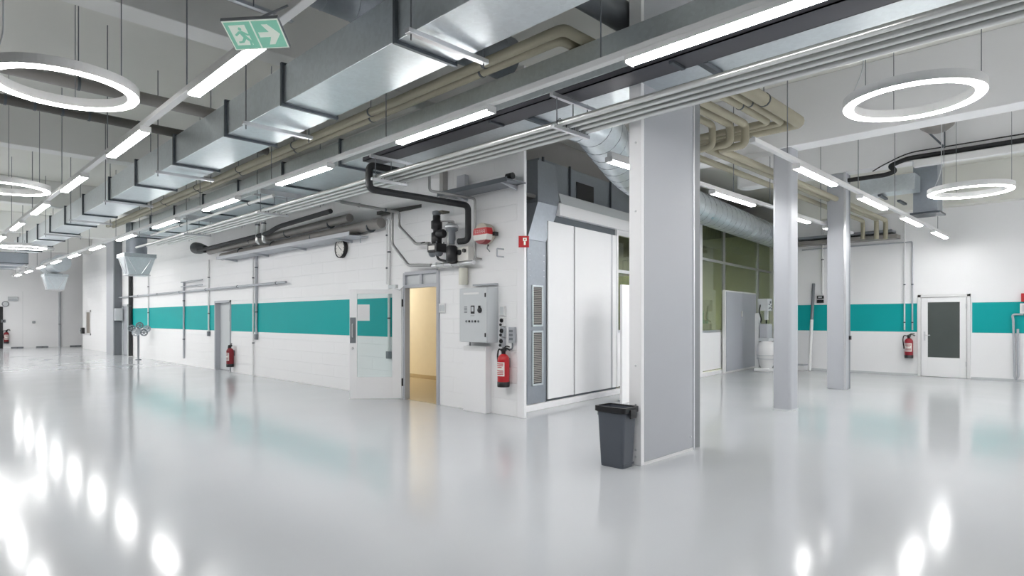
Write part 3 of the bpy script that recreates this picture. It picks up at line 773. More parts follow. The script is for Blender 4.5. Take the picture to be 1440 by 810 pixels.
# tube bundle
bl = ['outermost tube of the pale bundle, on the duct side', 'second tube of the pale bundle, under the wide duct', 'third tube of the pale bundle, under the wide duct', 'tube of the pale bundle on the side of the long wall']
for k, (x, r) in enumerate(((4.80, .03), (4.94, .026), (5.07, .026), (5.20, .03))):
    pipe(bl[k], [(x, -3, 3.5), (x, 19.6 - .5 * k, 3.5)], r, M_TUBE, 0, (), 'conduit_tube')
k = 0
for y in (-.4, 4.05, 7.38, 11.2, 15.2):
    t = thing('trapeze_hanger', (5, y, 3.45), '%s slotted hanger carrying the pale tube bundle, counted from the viewer' % ORD[k], 'pipe hanger', 'hangers of the tube bundle'); k += 1
    MB().box(4.74, 5.62, y - .022, y + .022, 3.835 if y < 7.9 else 3.85, 3.862 if y < 7.9 else 3.89).box(4.74, 5.62, y - .022, y - .018, 3.80, 3.85).build('slotted_channel', M_ALU, t) if y >= 7.9 else \
        MB().box(4.66, 5.62, y - .022, y + .022, 3.745, 3.785).build('slotted_channel', M_ALU, t)
    MB().box(4.68, 5.27, y - .02, y + .02, 3.43, 3.466).build('lower_bracket', M_ALU, t)
    for x in (4.745, 5.005, 5.25):
        MB().tube([(x, y, 3.44), (x, y, 3.80)], .006, 6).build('hanger_rod', M_GREYD, t)
    for x in (4.80, 4.94, 5.07, 5.20):
        MB().tube([(x - .044, y, 3.466), (x - .044, y, 3.515), (x, y, 3.552), (x + .044, y, 3.515), (x + .044, y, 3.466)], .004, 6, .01).build('saddle_clip', M_FLANGE, t)
pipe('single white tube slung under the lower edge of the wide duct', [(4.86, 10.9, 3.74), (4.86, 18.4, 3.74)], .03, M_WPLAST, 0, [((4.86, 12, 3.74), YA), ((4.86, 16.0, 3.74), YA)], 'conduit_tube')
# grey pipes crossing the ceiling on the ring light side
pipe('grey pipe crossing the ceiling above the ring light', [(-6.9, 8.8, 4.30), (4.4, 8.8, 4.30)], .075, M_PIPEG, 0, [((-.3, 8.8, 4.3), XA, True), ((1.55, 8.8, 4.3), XA, True)], 'ceiling_pipe', 16)
pipe('dark pipe crossing the ceiling behind the grey one, partly lagged', [(-6.9, 10.1, 4.30), (4.4, 10.1, 4.30)], .065, mat('brown_grey_pipe', (.10, .095, .085), .5), 0, [((x, 10.1, 4.3), XA, x < 1) for x in (.45, 1.0, 1.3, 1.6, 1.9, 2.5)], 'ceiling_pipe', 16)
pipe('large grey pipe crossing high above the wide duct near the viewer', [(2.2, 3.75, 4.72), (6.6, 3.75, 4.72)], .15, M_GREYD, 0, [((3.9, 3.75, 4.72), XA, True)], 'ceiling_pipe', 16)
t = thing('motor_box', (3.6, 3.5, 4.5), 'black box with two dark cables beside the large grey ceiling pipe', 'box')
MB().lathe([(.1, 0), (.1, .45)], (3.55, 3.50, 4.55), (1, 0, 0), 10, False).build('mounting_case', M_BLACK, t)
for y in (3.47, 3.53):
    MB().tube([(3.98, y, 4.55), (4.15, y, 4.56), (4.2, y, 4.75), (4.2, y, CEIL)], .014, 8, .06).build('cable', M_BLACK, t)

# white trunking with black cable by the white door
XT = 13.98
t = thing('cable_hanger', (XT, .75, 4.6), 'thin hanger rods and slanted brace holding the black cables at the beam', 'hanger')
for y in (.75, -1.6):
    MB().tube([(XT - .12, y, 4.42), (XT - .12, y, CEIL)], .012, 6).build('hanger_rod', M_FLANGE, t)
MB().tube([(XT - .07, 2.3, 4.72), (XT - 1.0, 2.75, CEIL)], .018, 6).build('hanger_brace', M_FLANGE, t)
MB().tube([(XT - .07, 2.3, 4.72), (XT - .07, 2.3, CEIL)], .01, 6).build('hanger_rod', M_FLANGE, t)
t = thing('cable_trunking', (XT, -1, 4.5), 'long white cable trunking under the black cable at the beam', 'trunking')
MB().box(XT - .10, XT + .06, -6.0, 2.80, 4.44, 4.565).build('mounting_channel', M_WPLAST, t, .006)
MB().box(XT - .10, XT + .06, 2.802, 2.81, 4.44, 4.565).build('end_cap', M_LGREY, t)
pipe('black lagged cable running along the concrete beam with an S bend at its end', [(XT, -6, 4.64), (XT, 2.92, 4.64), (XT, 3.24, 4.54), (XT, 3.10, 4.43), (XT, 3.28, 4.38), (XT, 3.98, 4.38)], .045, M_DARK, .12, (), 'lagged_cable')
pipe('thin black cable running above the thick lagged cable', [(XT - .0, -6, 4.75), (XT, 1.9, 4.75), (XT - .05, 2.9, 4.74), (XT - .09, 3.35, 4.55), (XT - .09, 3.5, 4.47)], .012, M_BLACK, .2, (), 'thin_cable')
t = thing('ceiling_speaker', (13.5, 2.35, CEIL), 'round grey dome on the ceiling beyond the concrete beam', 'ceiling dome')
MB().lathe([(.30, 0), (.30, -.14), (.26, -.27), (.14, -.36), (0, -.39)], (13.5, 2.35, CEIL - .003)).build('ceiling_dome', M_PIPEG, t)
t = thing('ventilation_duct', (15.3, 2.9, 4.0), 'upright square grey duct stub hanging beside the far ring light', 'duct')
MB().box(15.1, 15.6, 2.62, 3.05, 3.72, CEIL - .01).build('casing', M_GALVD, t, .004)
MB().box(15.05, 15.65, 2.57, 3.10, 3.68, 3.72).build('flange', M_FLANGE, t)
MB().box(14.5, 15.0, 2.9, 3.9, 4.12, 4.45).build('side_branch', M_GALV, t, .004)
MB().box(14.5, 15.05, 3.5, 3.56, 4.06, 4.1).box(14.5, 15.05, 3.15, 3.21, 3.9, 3.94).build('hanger_rail', M_FLANGE, t)
t = thing('ventilation_duct', (15.2, .55, 4.4), 'small grey duct branch with bracket near the end of the white trunking', 'duct')
MB().box(14.9, 15.5, .25, .70, 4.05, CEIL - .01).build('casing', M_GALVD, t, .004)
MB().box(14.85, 15.0, .66, 1.2, 4.3, 4.34).box(14.85, 15.0, .3, .9, 3.98, 4.02).build('hanger_rail', M_FLANGE, t)
# wall ledge and thin pipes at the white wall
y1, y2 = wy(1272, XR - .05), wy(1283, XR - .05)
pipe('thin grey conduit running along the white wall and down beside the door', [(XR - .05, 6.6, 3.52), (XR - .05, y2, 3.52), (XR - .05, y2, 1.2)], .018, M_GREY, .03, [((XR - .05, y2, z), ZA) for z in (1.4, 2.4)], 'wall_conduit')
pipe('thin white conduit dropping down the white wall through the teal band', [(XR - .05, y1, 4.3), (XR - .05, y1, 1.2)], .018, M_WPLAST, 0, [((XR - .05, y1, z), ZA) for z in (1.4, 2.4)], 'wall_conduit')
t = thing('wall_duct', (XR - .2, 5.4, 3.6), 'dark ledge duct on the white wall under the beige pipe ends', 'duct')
MB().box(XR - .42, XR - .003, 4.1, 6.7, 3.62, 3.72).build('mounting_ledge', M_PIPEG, t, .004)
MB().box(XR - .40, XR - .003, 4.2, 6.7, 3.78, 3.86).build('upper_pipe', M_GREYD, t, .02)

# ================================================================== long wall services
def vconduit(label, x, y0, y1_, r=.022, m=None, end=None, off=.035):
    p, q_ = at_x(x, y0, XW - off), at_x(x, y1_, XW - off)
    t = pipe(label, [p, q_], r, m or M_TUBE, 0, [((p.x, p.y, z), ZA) for z in ((p.z * .75 + q_.z * .25), (p.z * .25 + q_.z * .75))], 'wall_conduit')
    if end:
        MB().box(p.x - .04, p.x + .03, p.y - .05, p.y + .05, q_.z - .14, q_.z - .001).build('socket_outlet', end, t, .006)
    return t
vconduit('grey conduit reaching almost to the floor, second one along the teal band', 258.5, 396, 504, .03, M_GREY)
vconduit('pale conduit ending in a socket at the far part of the teal band', 208.5, 385, 458, .025, M_WPLAST, M_GREYD)
vconduit('pale conduit ending in a socket just beyond the recessed grey door', 293.5, 365, 466, .025, M_WPLAST, M_GREYD)
vconduit('thin pale conduit running to the floor past the recessed grey door', 356.0, 345, 528, .022, M_WPLAST)
vconduit('grey conduit with socket crossing the teal band beside the thin pale one', 360.5, 345, 470, .03, M_GREY, M_GREYD)
vconduit('grey conduit with socket end seen through the glass door', 547, 308, 494, .025, M_WPLAST, M_GREYD)
vconduit('thin white conduit next to the grey one by the open door', 544, 308, 400, .014, M_WPLAST)
p = at_x(402, 397, XW - .10); q_ = at_x(140, 421, XW - .10)
pipe('long horizontal grey pipe along the wall above the teal band', [(XW - .10, p.y, 2.37), (XW - .10, 30.2, 2.37)], .03, M_GREY, 0, [((XW - .10, 14.6 + 2.4 * k, 2.37), YA) for k in range(6)], 'wall_pipe')
for k, (yy, dz) in enumerate(((20.0, 2.68), (20.0, 2.53))):
    pipe('%s short grey pipe branch on the wall above the long pipe' % ('upper', 'lower')[k], [(XW - .11, wy(290, XW), dz + .0), (XW - .11, wy(260.0, XW), dz), ], .02, M_GREY, 0, (), 'wall_pipe')
pipe('thick black hose hanging down the wall by the steel column', [(XW - .07, wy(186.5, XW), 4.0), (XW - .07, wy(186.5, XW), .02)], .075, M_DARK, 0, [((XW - .07, wy(186.5, XW), 2.0), ZA)], 'wall_hose')
# grey lagged pipes and shelves along the top of the wall
A, B = wy(292, XW - .35), wy(520, XW - .35)
pipe('thick grey pipe slung along the upper wall before the clock', [(XW - .30, B + .8, 3.50), (XW - .30, A, 3.42)], .085, M_PIPEG, 0, [((XW - .30, y, 3.46), YA) for y in (11.6, 13.6, 15.6, 17.4)], 'wall_pipe', 16)
pipe('lower grey pipe slung along the upper wall, with cut end above the clock', [(XW - .16, B - .1, 3.32), (XW - .16, A - .6, 3.24)], .10, M_PIPEG, 0, [((XW - .16, y, 3.28), YA) for y in (10.3, 12.6, 14.6, 16.6)], 'wall_pipe', 16)
pipe('uppermost dark pipe along the wall with black flared end', [(XW - .50, B + 1.2, 3.66), (XW - .50, 13.6, 3.60), (XW - .50, 14.2, 3.50), (XW - .50, A + .3, 3.46)], .05, M_DARK, .2, (), 'wall_pipe')
t = thing('duct_mouth', (XW - .35, A + .3, 3.5), 'black flared duct mouth at the far end of the wall pipes', 'duct')
MB().lathe([(.10, 0), (.16, .5), (.17, .8), (.17, .82)], (XW - .36, A + .12, 3.50), (0, 1, .12)).build('mounting_flare', M_BLACK, t)
t = thing('wall_shelf', (XW - .2, 14, 3.1), 'long grey sheet tray under the wall pipes', 'tray')
MB().box(XW - .44, XW - .003, B + .6, A - .9, 3.125, 3.14).box(XW - .44, XW - .43, B + .6, A - .9, 3.14, 3.20).build('shelf_tray', M_GREY, t)
for k in range(4):
    y = B + 1.2 + 2.0 * k
    MB().prism([(XW - .42, y, 3.12), (XW - .004, y, 3.12), (XW - .004, y, 3.06)], (0, .03, 0)).build('mounting_bracket', M_GREY, t)
for k, yy in enumerate((14.4, 14.75)):
    pipe('%s pale vertical pipe loop joining the wall pipes' % ('first', 'second')[k], [(XW - .50, yy, 3.82), (XW - .50, yy, 3.33), (XW - .36, yy, 3.33)], .05, M_TUBE, .06, [((XW - .50, yy, 3.76), ZA, True)], 'riser_pipe')
# shelf board above the alarm bell
a_, b_ = wy(720, XW - .3), wy(622, XW - .3)
t = thing('wall_shelf', (XW - .2, 7, 3.5), 'grey sheet shelf on the wall above the alarm bell and valves', 'shelf')
MB().box(XW - .40, XW - .003, a_ + .0, b_, 3.52, 3.545).box(XW - .41, XW - .40, a_, b_, 3.50, 3.57).build('shelf_board', M_GREYD, t)
for y in (a_ + .15, b_ - .3):
    MB().prism([(XW - .38, y, 3.515), (XW - .004, y, 3.515), (XW - .004, y, 3.44)], (0, .03, 0)).build('mounting_bracket', M_GREY, t)
MB().lathe([(.05, 0), (.05, .12)], (XW - .28, a_ + .12, 3.60), (0, -1, 0), 10).build('end_clamp', M_BLACK, t)
MB().box(XW - .14, XW - .06, 7.55, 7.75, 3.55, 3.85).build('upright_post', M_GREY, t)

# black lagged pipe to the valve group
YP = 7.36
top = at_x(527, 226, 4.72)
pipe('black lagged pipe looping down from the duct and along to the valve group', [(5.2, YP + .11, 3.66), (4.70, YP + .11, 3.66), (4.70, YP + .11, 3.32), (6.50, YP + .06, 3.32), (6.50, YP + .06, 2.75), (6.44, YP + .23, 2.75)], .05, M_DARK, .09, (), 'lagged_pipe', 14)
pipe('slim silver tube dropping from the tube bundle and following the black pipe', [(5.66, 7.34, 3.75), (5.66, 7.34, 3.42), (6.54, 7.30, 3.42), (6.54, 7.30, 2.46), (6.675, 7.30, 2.46)], .020, M_STUBE, .06, (), 'steel_tube')
# two silver tubes from the bundle to the regulator station
yS = wy(500, 4.95)
pipe('dull steel tube leaving the bundle and angling down to the valve group', [(5.34, 9.33, 3.47), (6.50, 9.33, 3.44), (6.50, 9.33, 3.19), (6.50, 8.82, 2.82), (6.50, 8.44, 2.80)], .026, M_STUBE, .06, [((6.2, 9.33, 3.447), XA)], 'steel_tube')
pipe('dull steel tube dropping lower and running along the wall into the valve group', [(5.34, 9.55, 3.53), (6.50, 9.55, 3.49), (6.50, 9.55, 2.88), (6.50, 9.05, 2.46), (6.52, 8.40, 2.42)], .028, M_STUBE, .06, [((5.8, 9.55, 3.51), XA)], 'steel_tube')
# valve and regulator group
t = thing('valve_group', (XW, 7.7, 2.5), 'black and grey valve and regulator group mounted on the wall above the doorway', 'valve group')
def cyl(name, prof, c, ax, m, n=16): return MB().lathe(prof, c, ax, n).build(name, m, t)
vy = wy(614, 6.45); ry_ = wy(636, 6.45)
cyl('actuator', [(.06, .12), (.09, .14), (.09, .34), (.06, .36), (.06, .40), (.095, .42), (.095, .54), (.065, .56), (.065, .64)], (6.45, vy, 2.60), ZA, M_BLACK)
cyl('actuator_cap', [(.06, 0), (.075, .02), (.075, .06), (.02, .08)], (6.45, vy, 3.245), ZA, M_GREYD)
MB().box(6.34, 6.56, vy - .13, vy + .115, 2.62, 2.76).build('flange_block', M_BLACK, t, .008)
MB().box(6.33, 6.339, vy - .09, vy + .07, 2.65, 2.72).build('name_plate', M_LABEL, t)
for k in range(4):
    cyl('flange_bolt', [(.014, 0), (.014, .03)], (6.37 + .15 * (k % 2), vy - .1 + .18 * (k // 2), 2.76), ZA, M_GREYD, 6)
MB().box(6.44, 6.60, vy - .16, vy + .02, 3.28, 3.31).build('support_plate', mat('olive_plate', (.16, .15, .11), .5), t)
MB().tube([(6.47, ry_ - .02, 3.02), (6.47, ry_ - .02, 3.10), (6.47, vy - .02, 3.14)], .010, 8, .03).build('sensing_line', M_STUBE, t)
MB().tube([(6.50, ry_ + .16, 2.44), (6.50, ry_ + .16, 3.12), (6.6, ry_ + .16, 3.12)], .016, 8, .04).build('vent_line', M_STUBE, t)
cyl('side_motor', [(.06, 0), (.075, .03), (.075, .15), (.05, .18)], (6.45, vy - .03, 2.92), (0, -1, 0), M_BLACK)
cyl('valve_body', [(.03, -.02), (.075, 0), (.075, .03), (.05, .05), (.05, .16), (.075, .18), (.075, .21), (.03, .23)], (6.45, vy + .13, 2.62), (0, -1, 0), M_GREYD)
cyl('pressure_regulator', [(.05, 0), (.05, .05), (.06, .07), (.06, .10), (.055, .20), (.10, .22), (.10, .26), (.05, .30), (.03, .32)], (6.44, ry_, 2.72), ZA, M_GREYD)
cyl('regulator_head', [(.105, 0), (.115, .015), (.10, .05), (.03, .08)], (6.44, ry_, 2.985), ZA, M_ALU)
cyl('filter_bowl', [(.03, 0), (.085, .01), (.095, .04), (.095, .25), (.06, .28)], (6.44, ry_, 2.42), ZA, M_BLACK)
MB().tube([(6.47, vy + .05, 2.66), (6.45, vy - .04, 2.50), (6.48, ry_ + .05, 2.42), (6.5, ry_ - .1, 2.42)], .022, 10, .05).build('bypass_pipe', M_BLACK, t)
MB().box(6.50, 6.62, ry_ - .34, ry_ - .06, 2.44, 2.67).build('gauge_panel', M_LABEL, t, .008)
cyl('gauge_knob', [(.03, 0), (.03, .04)], (6.50, ry_ - .26, 2.60), (-1, 0, 0), M_BLACK)
cyl('gauge', [(.045, 0), (.045, .025), (.03, .03)], (6.50, ry_ - .13, 2.58), (-1, 0, 0), M_BLACK)
MB().tube([(6.52, vy + .2, 2.40), (6.52, ry_ - .45, 2.40)], .035, 12).build('manifold', M_ALU, t)
for k in range(4):
    cyl('union_nut', [(.05, 0), (.05, .04)], (6.52, vy + .1 - .2 * k, 2.40), (0, -1, 0), M_TUBE, 6)
MB().tube([(6.52, vy - .05, 2.43), (6.38, vy - .05, 2.43)], .012, 8).build('ball_valve_lever', M_ALU, t)
cyl('hand_wheel', [(.035, 0), (.045, .01), (.035, .02)], (6.42, vy + .34, 2.80), (-.3, 0, 1), M_BLACK)
MB().box(XW - .2, XW - .003, vy - .02, vy + .02, 2.62, 2.66).box(XW - .2, XW - .003, ry_ - .02, ry_ + .02, 2.50, 2.54).build('mounting_bracket', M_GREY, t)
pipe('cream lagged downpipe between the valve group and the electrical cabinet', [(XW - .085, wy(657, XW), 2.33), (XW - .085, wy(657, XW), 2.06)], .075, mat('cream_pipe', (.72, .71, .62), .5), 0, (), 'downpipe', 16)

# alarm bell
c = at_x(689, 330, XW)
t = thing('alarm_bell', c, 'round red and white fire alarm bell high on the wall', 'alarm')
R_ = .165
MB().lathe([(R_ * .8, .003), (R_ * .8, .04), (R_, .045), (R_, .09)], c, (-1, 0, 0), 32).build('mounting_base', mat('bell_beige', (.55, .50, .42), .4), t)
def disc_slice(z0, z1, x0, x1):
    pts = []
    N_ = 40
    for i in range(N_):
        a = 2 * PI * i / N_; pts.append((R_ * math.cos(a), R_ * math.sin(a)))
    poly = []
    zs = lambda z: max(min(z, z1), z0)
    for y, z in pts:
        zz = zs(z); h = math.sqrt(max(0, R_ * R_ - zz * zz)); yy = max(-h, min(h, y if zz == z else math.copysign(h, y)))
        poly.append(Vector((x0, c.y + yy, c.z + zz)))
    return MB().prism(poly, (x1 - x0, 0, 0))
disc_slice(-.02, .085, XW - .215, XW - .092).build('red_band', M_RED, t, .004)
disc_slice(-.105, -.02, XW - .218, XW - .092).build('white_band', M_LABEL, t, .004)
disc_slice(-.165, -.105, XW - .205, XW - .092).build('lower_shell', M_DRED, t, .004)
disc_slice(.085, .165, XW - .195, XW - .092).build('upper_shell', mat('bell_beige', (0, 0, 0)), t, .004)
m = MB()
for k in range(5):
    y = c.y + .11 - .05 * k
    m.box(XW - .2165, XW - .2152, y - .016, y + .016, c.z + .02, c.z + .026).box(XW - .2165, XW - .2152, y - .016, y - .010, c.z + .0, c.z + .05).box(XW - .2165, XW - .2152, y - .016, y + .016, c.z + .045, c.z + .051)
m.build('red_band_lettering', M_LABEL, t)
MB().lathe([(.012, 0), (.012, .05)], (XW - .06, c.y - .02, c.z - R_ * .8 - .06), ZA, 8).build('cable_gland', M_BLACK, t)
MB().box(XW - .10, XW - .02, c.y - R_ - .05, c.y - R_ + .01, c.z - .04, c.z + .02).build('side_clamp', M_BLACK, t, .004)
pipe('thin grey cable from the alarm bell to the valve group', [(XW - .06, c.y - .02, c.z - R_ * .8 - .05), (XW - .05, c.y + .02, 2.62 - .0), (XW - .05, 7.05, 2.56)], .008, M_GREYD, .04, (), 'bell_cable')

# projecting fire sign on the corner post
sg = at_x(735, 341, XW - .02)
t = thing('fire_sign', sg, 'small red fire alarm sign on the white corner post', 'sign')
e1 = (Rv * .078); e2 = Vector((0, 0, .085)); nn = -Fv
cs = sg + nn * .10 + Rv * .015
MB().obox(cs, e1, e2, nn * .006).build('plate', M_RED, t)
m = MB()
def sq(u0, u1, v0, v1): m.obox(cs + nn * .0075 + e1 * ((u0 + u1) / 2) + e2 * ((v0 + v1) / 2), e1 * ((u1 - u0) / 2), e2 * ((v1 - v0) / 2), nn * .0015)
sq(-.15, .55, .1, .65); sq(.0, .35, -.6, .05)
m.build('call_point_symbol', M_SIGNW, t)
m = MB(); 
m.obox(cs + nn * .0095 + e1 * .2 + e2 * .38, e1 * .13, e2 * .12, nn * .001); m.build('symbol_button', M_RED, t)
MB().obox(cs - nn * .05 - Rv * .03, nn * .046, e2 * .6, Rv * .004).build('mounting_angle', M_RED, t)

# wall clock
c = at_x(482.5, 349.5, XW)
t = thing('wall_clock', c, 'round white wall clock with black rim high on the block wall', 'clock')
MB().lathe([(.19, .002), (.205, .01), (.205, .085), (.185, .09), (.185, .07)], c, (-1, 0, 0), 40).build('rim', M_BLACK, t)
MB().lathe([(.184, .066), (.184, .074)], c, (-1, 0, 0), 40).build('dial', M_LABEL, t)
m = MB(); xf = XW - .0755
for h in range(12):
    a = h * PI / 6; u = Vector((0, -math.sin(a), math.cos(a))); w_ = Vector((0, math.cos(a), math.sin(a)))
    m.obox(Vector((xf, c.y, c.z)) + u * .155, u * .018, w_ * .006, Vector((.0008, 0, 0)))
m.build('hour_marks', M_BLACK, t)
for nm, a, L_, wd in (('hour_hand', 2.2, .085, .007), ('minute_hand', 5.4, .13, .005)):
    u = Vector((0, -math.sin(a), math.cos(a))); w_ = Vector((0, math.cos(a), math.sin(a)))
    MB().obox(Vector((xf - .003, c.y, c.z)) + u * L_ * .45, u * L_ * .55, w_ * wd, Vector((.0012, 0, 0))).build(nm, M_BLACK, t)
c2 = at_x(507, 332, XW - .05)
pipe('short thin conduit stub on the block wall beside the clock', [c2 + Vector((0, 0, .14)), c2 - Vector((0, 0, .14))], .010, M_GREY, 0, (), 'wall_conduit')

# electrical cabinet
XF = XW - .25
ya, yb = wy(684.5, XF), wy(646, XF)
z0, z1 = 1.125, 1.985
t = thing('electrical_cabinet', (XF, (ya + yb) / 2, z0), 'light grey electrical control cabinet mounted on the wall above a fire extinguisher', 'electrical cabinet')
MB().box(XF + .022, XW - .003, ya, yb, z0, z1).build('mounting_case', M_LGREY, t, .006)
dr = MB().box(XF, XF + .02, ya + .004, yb - .004, z0 + .006, z1 - .006).build('door', M_LGREY, t, .004)
W_ = yb - ya; H_ = z1 - z0
def on(u, v): return ya + W_ * (1 - u), z0 + H_ * v            # u from the viewer's side, v from below
def plate(name, u0, u1, v0, v1, m_, th=.003, par=None):
    y0, zz0 = on(u1, v0); y1_, zz1 = on(u0, v1)
    return MB().box(XF - th, XF - .0005, y0, y1_, zz0, zz1).build(name, m_, par or dr)
plate('name_strip', .16, .72, .88, .915, M_WPLAST)
for u, m_ in ((.24, M_GREY), (.50, M_BLACK), (.76, M_BLACK)):
    yc, zc = on(u, .60)
    if u == .24:
        m = MB()
        for k in range(5): m.box(XF - .002, XF - .0005, yc - .035, yc + .035, zc - .05 + .022 * k, zc - .038 + .022 * k)
        m.build('scale_print', M_GREYD, dr)
    elif u == .50:
        MB().box(XF - .006, XF - .0005, yc - .045, yc + .045, zc - .065, zc + .065).build('display_frame', M_BLACK, dr, .003)
        MB().box(XF - .008, XF - .006, yc - .026, yc + .026, zc - .03, zc + .045).build('display', M_LGREY, dr)
    else:
        MB().lathe([(.045, 0), (.045, .012), (.03, .03), (0, .034)], (XF - .0005, yc, zc - .01), (-1, 0, 0), 20).build('main_switch', M_BLACK, dr)
        MB().box(XF - .03, XF - .001, yc - .012, yc + .012, zc + .02, zc + .06).build('switch_lever', M_BLACK, dr)
plate('small_print', .42, .56, .485, .493, M_GREYD, .002)
for k in range(5):
    yc, zc = on(.27 + .11 * k, .385)
    MB().lathe([(.018, 0), (.018, .012), (.012, .016)], (XF - .0005, yc, zc), (-1, 0, 0), 12).build('push_button', (M_GREYD, M_BLACK)[k % 2], dr)
for v in (.14, .86):
    yc, zc = on(.955, v)
    MB().box(XF - .012, XF - .0005, yc - .012, yc + .012, zc - .032, zc + .032).build('lock', M_BLACK, dr, .003)
yq = yb - .12
pipe('grey cable pipe dropping from the electrical cabinet to a floor level knob', [(XW - .05, yb - .03, z0 - .002), (XW - .05, yb - .03, .42)], .014, M_GREY, 0, (), 'wall_conduit')
t = thing('boxed_chase', (XW, 7.3, 0), 'white boxed pipe chase on the wall beneath the electrical cabinet', 'pipe casing')
ca, cb = wy(683, XW - .12), wy(651, XW - .12)
MB().box(XW - .12, XW - .003, ca, cb, 0, 1.06).build('casing', M_WHITE, t, .004)
MB().box(XW - .125, XW - .121, ca + .02, cb - .02, .98, 1.05).build('cover_plate', M_WPLAST, t)
t = thing('cable_trunking', (XW, 7.1, 2.05), 'short white trunking strip on top of the electrical cabinet', 'trunking')
MB().box(XW - .07, XW - .003, ya, yb - .12, 2.03, 2.055).build('mounting_strip', M_GREY, t)

# sockets and switches beside the cabinet
yk = wy(709, XW)
lab = ['double switch plate topmost in the strip beside the electrical cabinet', 'white socket second from the top beside the electrical cabinet', 'dark industrial socket in the middle of the strip beside the cabinet', 'lowest dark socket of the strip beside the electrical cabinet']
for k, (yo, zo, hh, mm) in enumerate(((.0, 1.62, .075, M_WPLAST), (.0, 1.45, .07, M_WPLAST), (.0, 1.29, .075, M_GREY), (.01, 1.13, .07, M_GREY))):
    t = thing('wall_socket', (XW, yk, zo), lab[k], 'socket')
    MB().box(XW - .05, XW - .003, yk + yo - .05, yk + yo + .05, zo - hh, zo + hh).build('mounting_box', mm, t, .006)
    if k:
        MB().lathe([(.032, 0), (.032, .02), (.024, .021), (.024, .005)], (XW - .05, yk + yo, zo + .02), (-1, 0, 0), 16).build('socket_face', M_BLACK, t)
        MB().lathe([(.02, 0), (.02, .02)], (XW - .05, yk + yo + .02, zo - .045), (-1, 0, 0), 12).build('switch_knob', M_BLACK, t)
    else:
        MB().box(XW - .054, XW - .05, yk - .035, yk + .035, zo - .06, zo + .06).build('rocker_switch', M_LGREY, t)
t = thing('wall_socket', (XW, yk - .22, 1.24), 'separate grey socket block lower beside the socket strip', 'socket')
MB().box(XW - .06, XW - .003, yk - .27, yk - .15, 1.13, 1.37).build('mounting_box', M_GREY, t, .006)
for z in (1.19, 1.25, 1.31):
    MB().box(XW - .066, XW - .06, yk - .25, yk - .17, z - .02, z + .02).build('socket_face', M_GREYD, t, .003)
MB().tube([(XW - .03, yk + .0, 1.055), (XW - .03, yk - .05, 1.03), (XW - .03, yk - .21, 1.03), (XW - .03, yk - .21, 1.128)], .012, 8, .04).build('link_cable', M_GREYD, t)
ys = wy(622.5, XW)
t = thing('wall_switch', (XW, ys, 1.65), 'white double light switch beside the open doorway frame', 'switch')
MB().box(XW - .03, XW - .003, ys - .09, ys + .07, 1.60, 1.76).build('mounting_plate', M_WPLAST, t, .005)
for y in (ys - .05, ys + .03): MB().box(XW - .036, XW - .03, y - .03, y + .03, 1.63, 1.73).build('rocker_switch', M_LGREY, t, .002)
c = at_x(706, 358, XW)
t = thing('pipe_hook', c, 'small steel hook bracket on the wall under the alarm bell', 'bracket')
MB().tube([c + Vector((-.004, -.04, .08)), c + Vector((-.15, -.04, .08)), c + Vector((-.15, -.04, -.04)), c + Vector((-.004, -.04, -.04))], .012, 8, .02).build('mounting_hook', M_GREY, t)

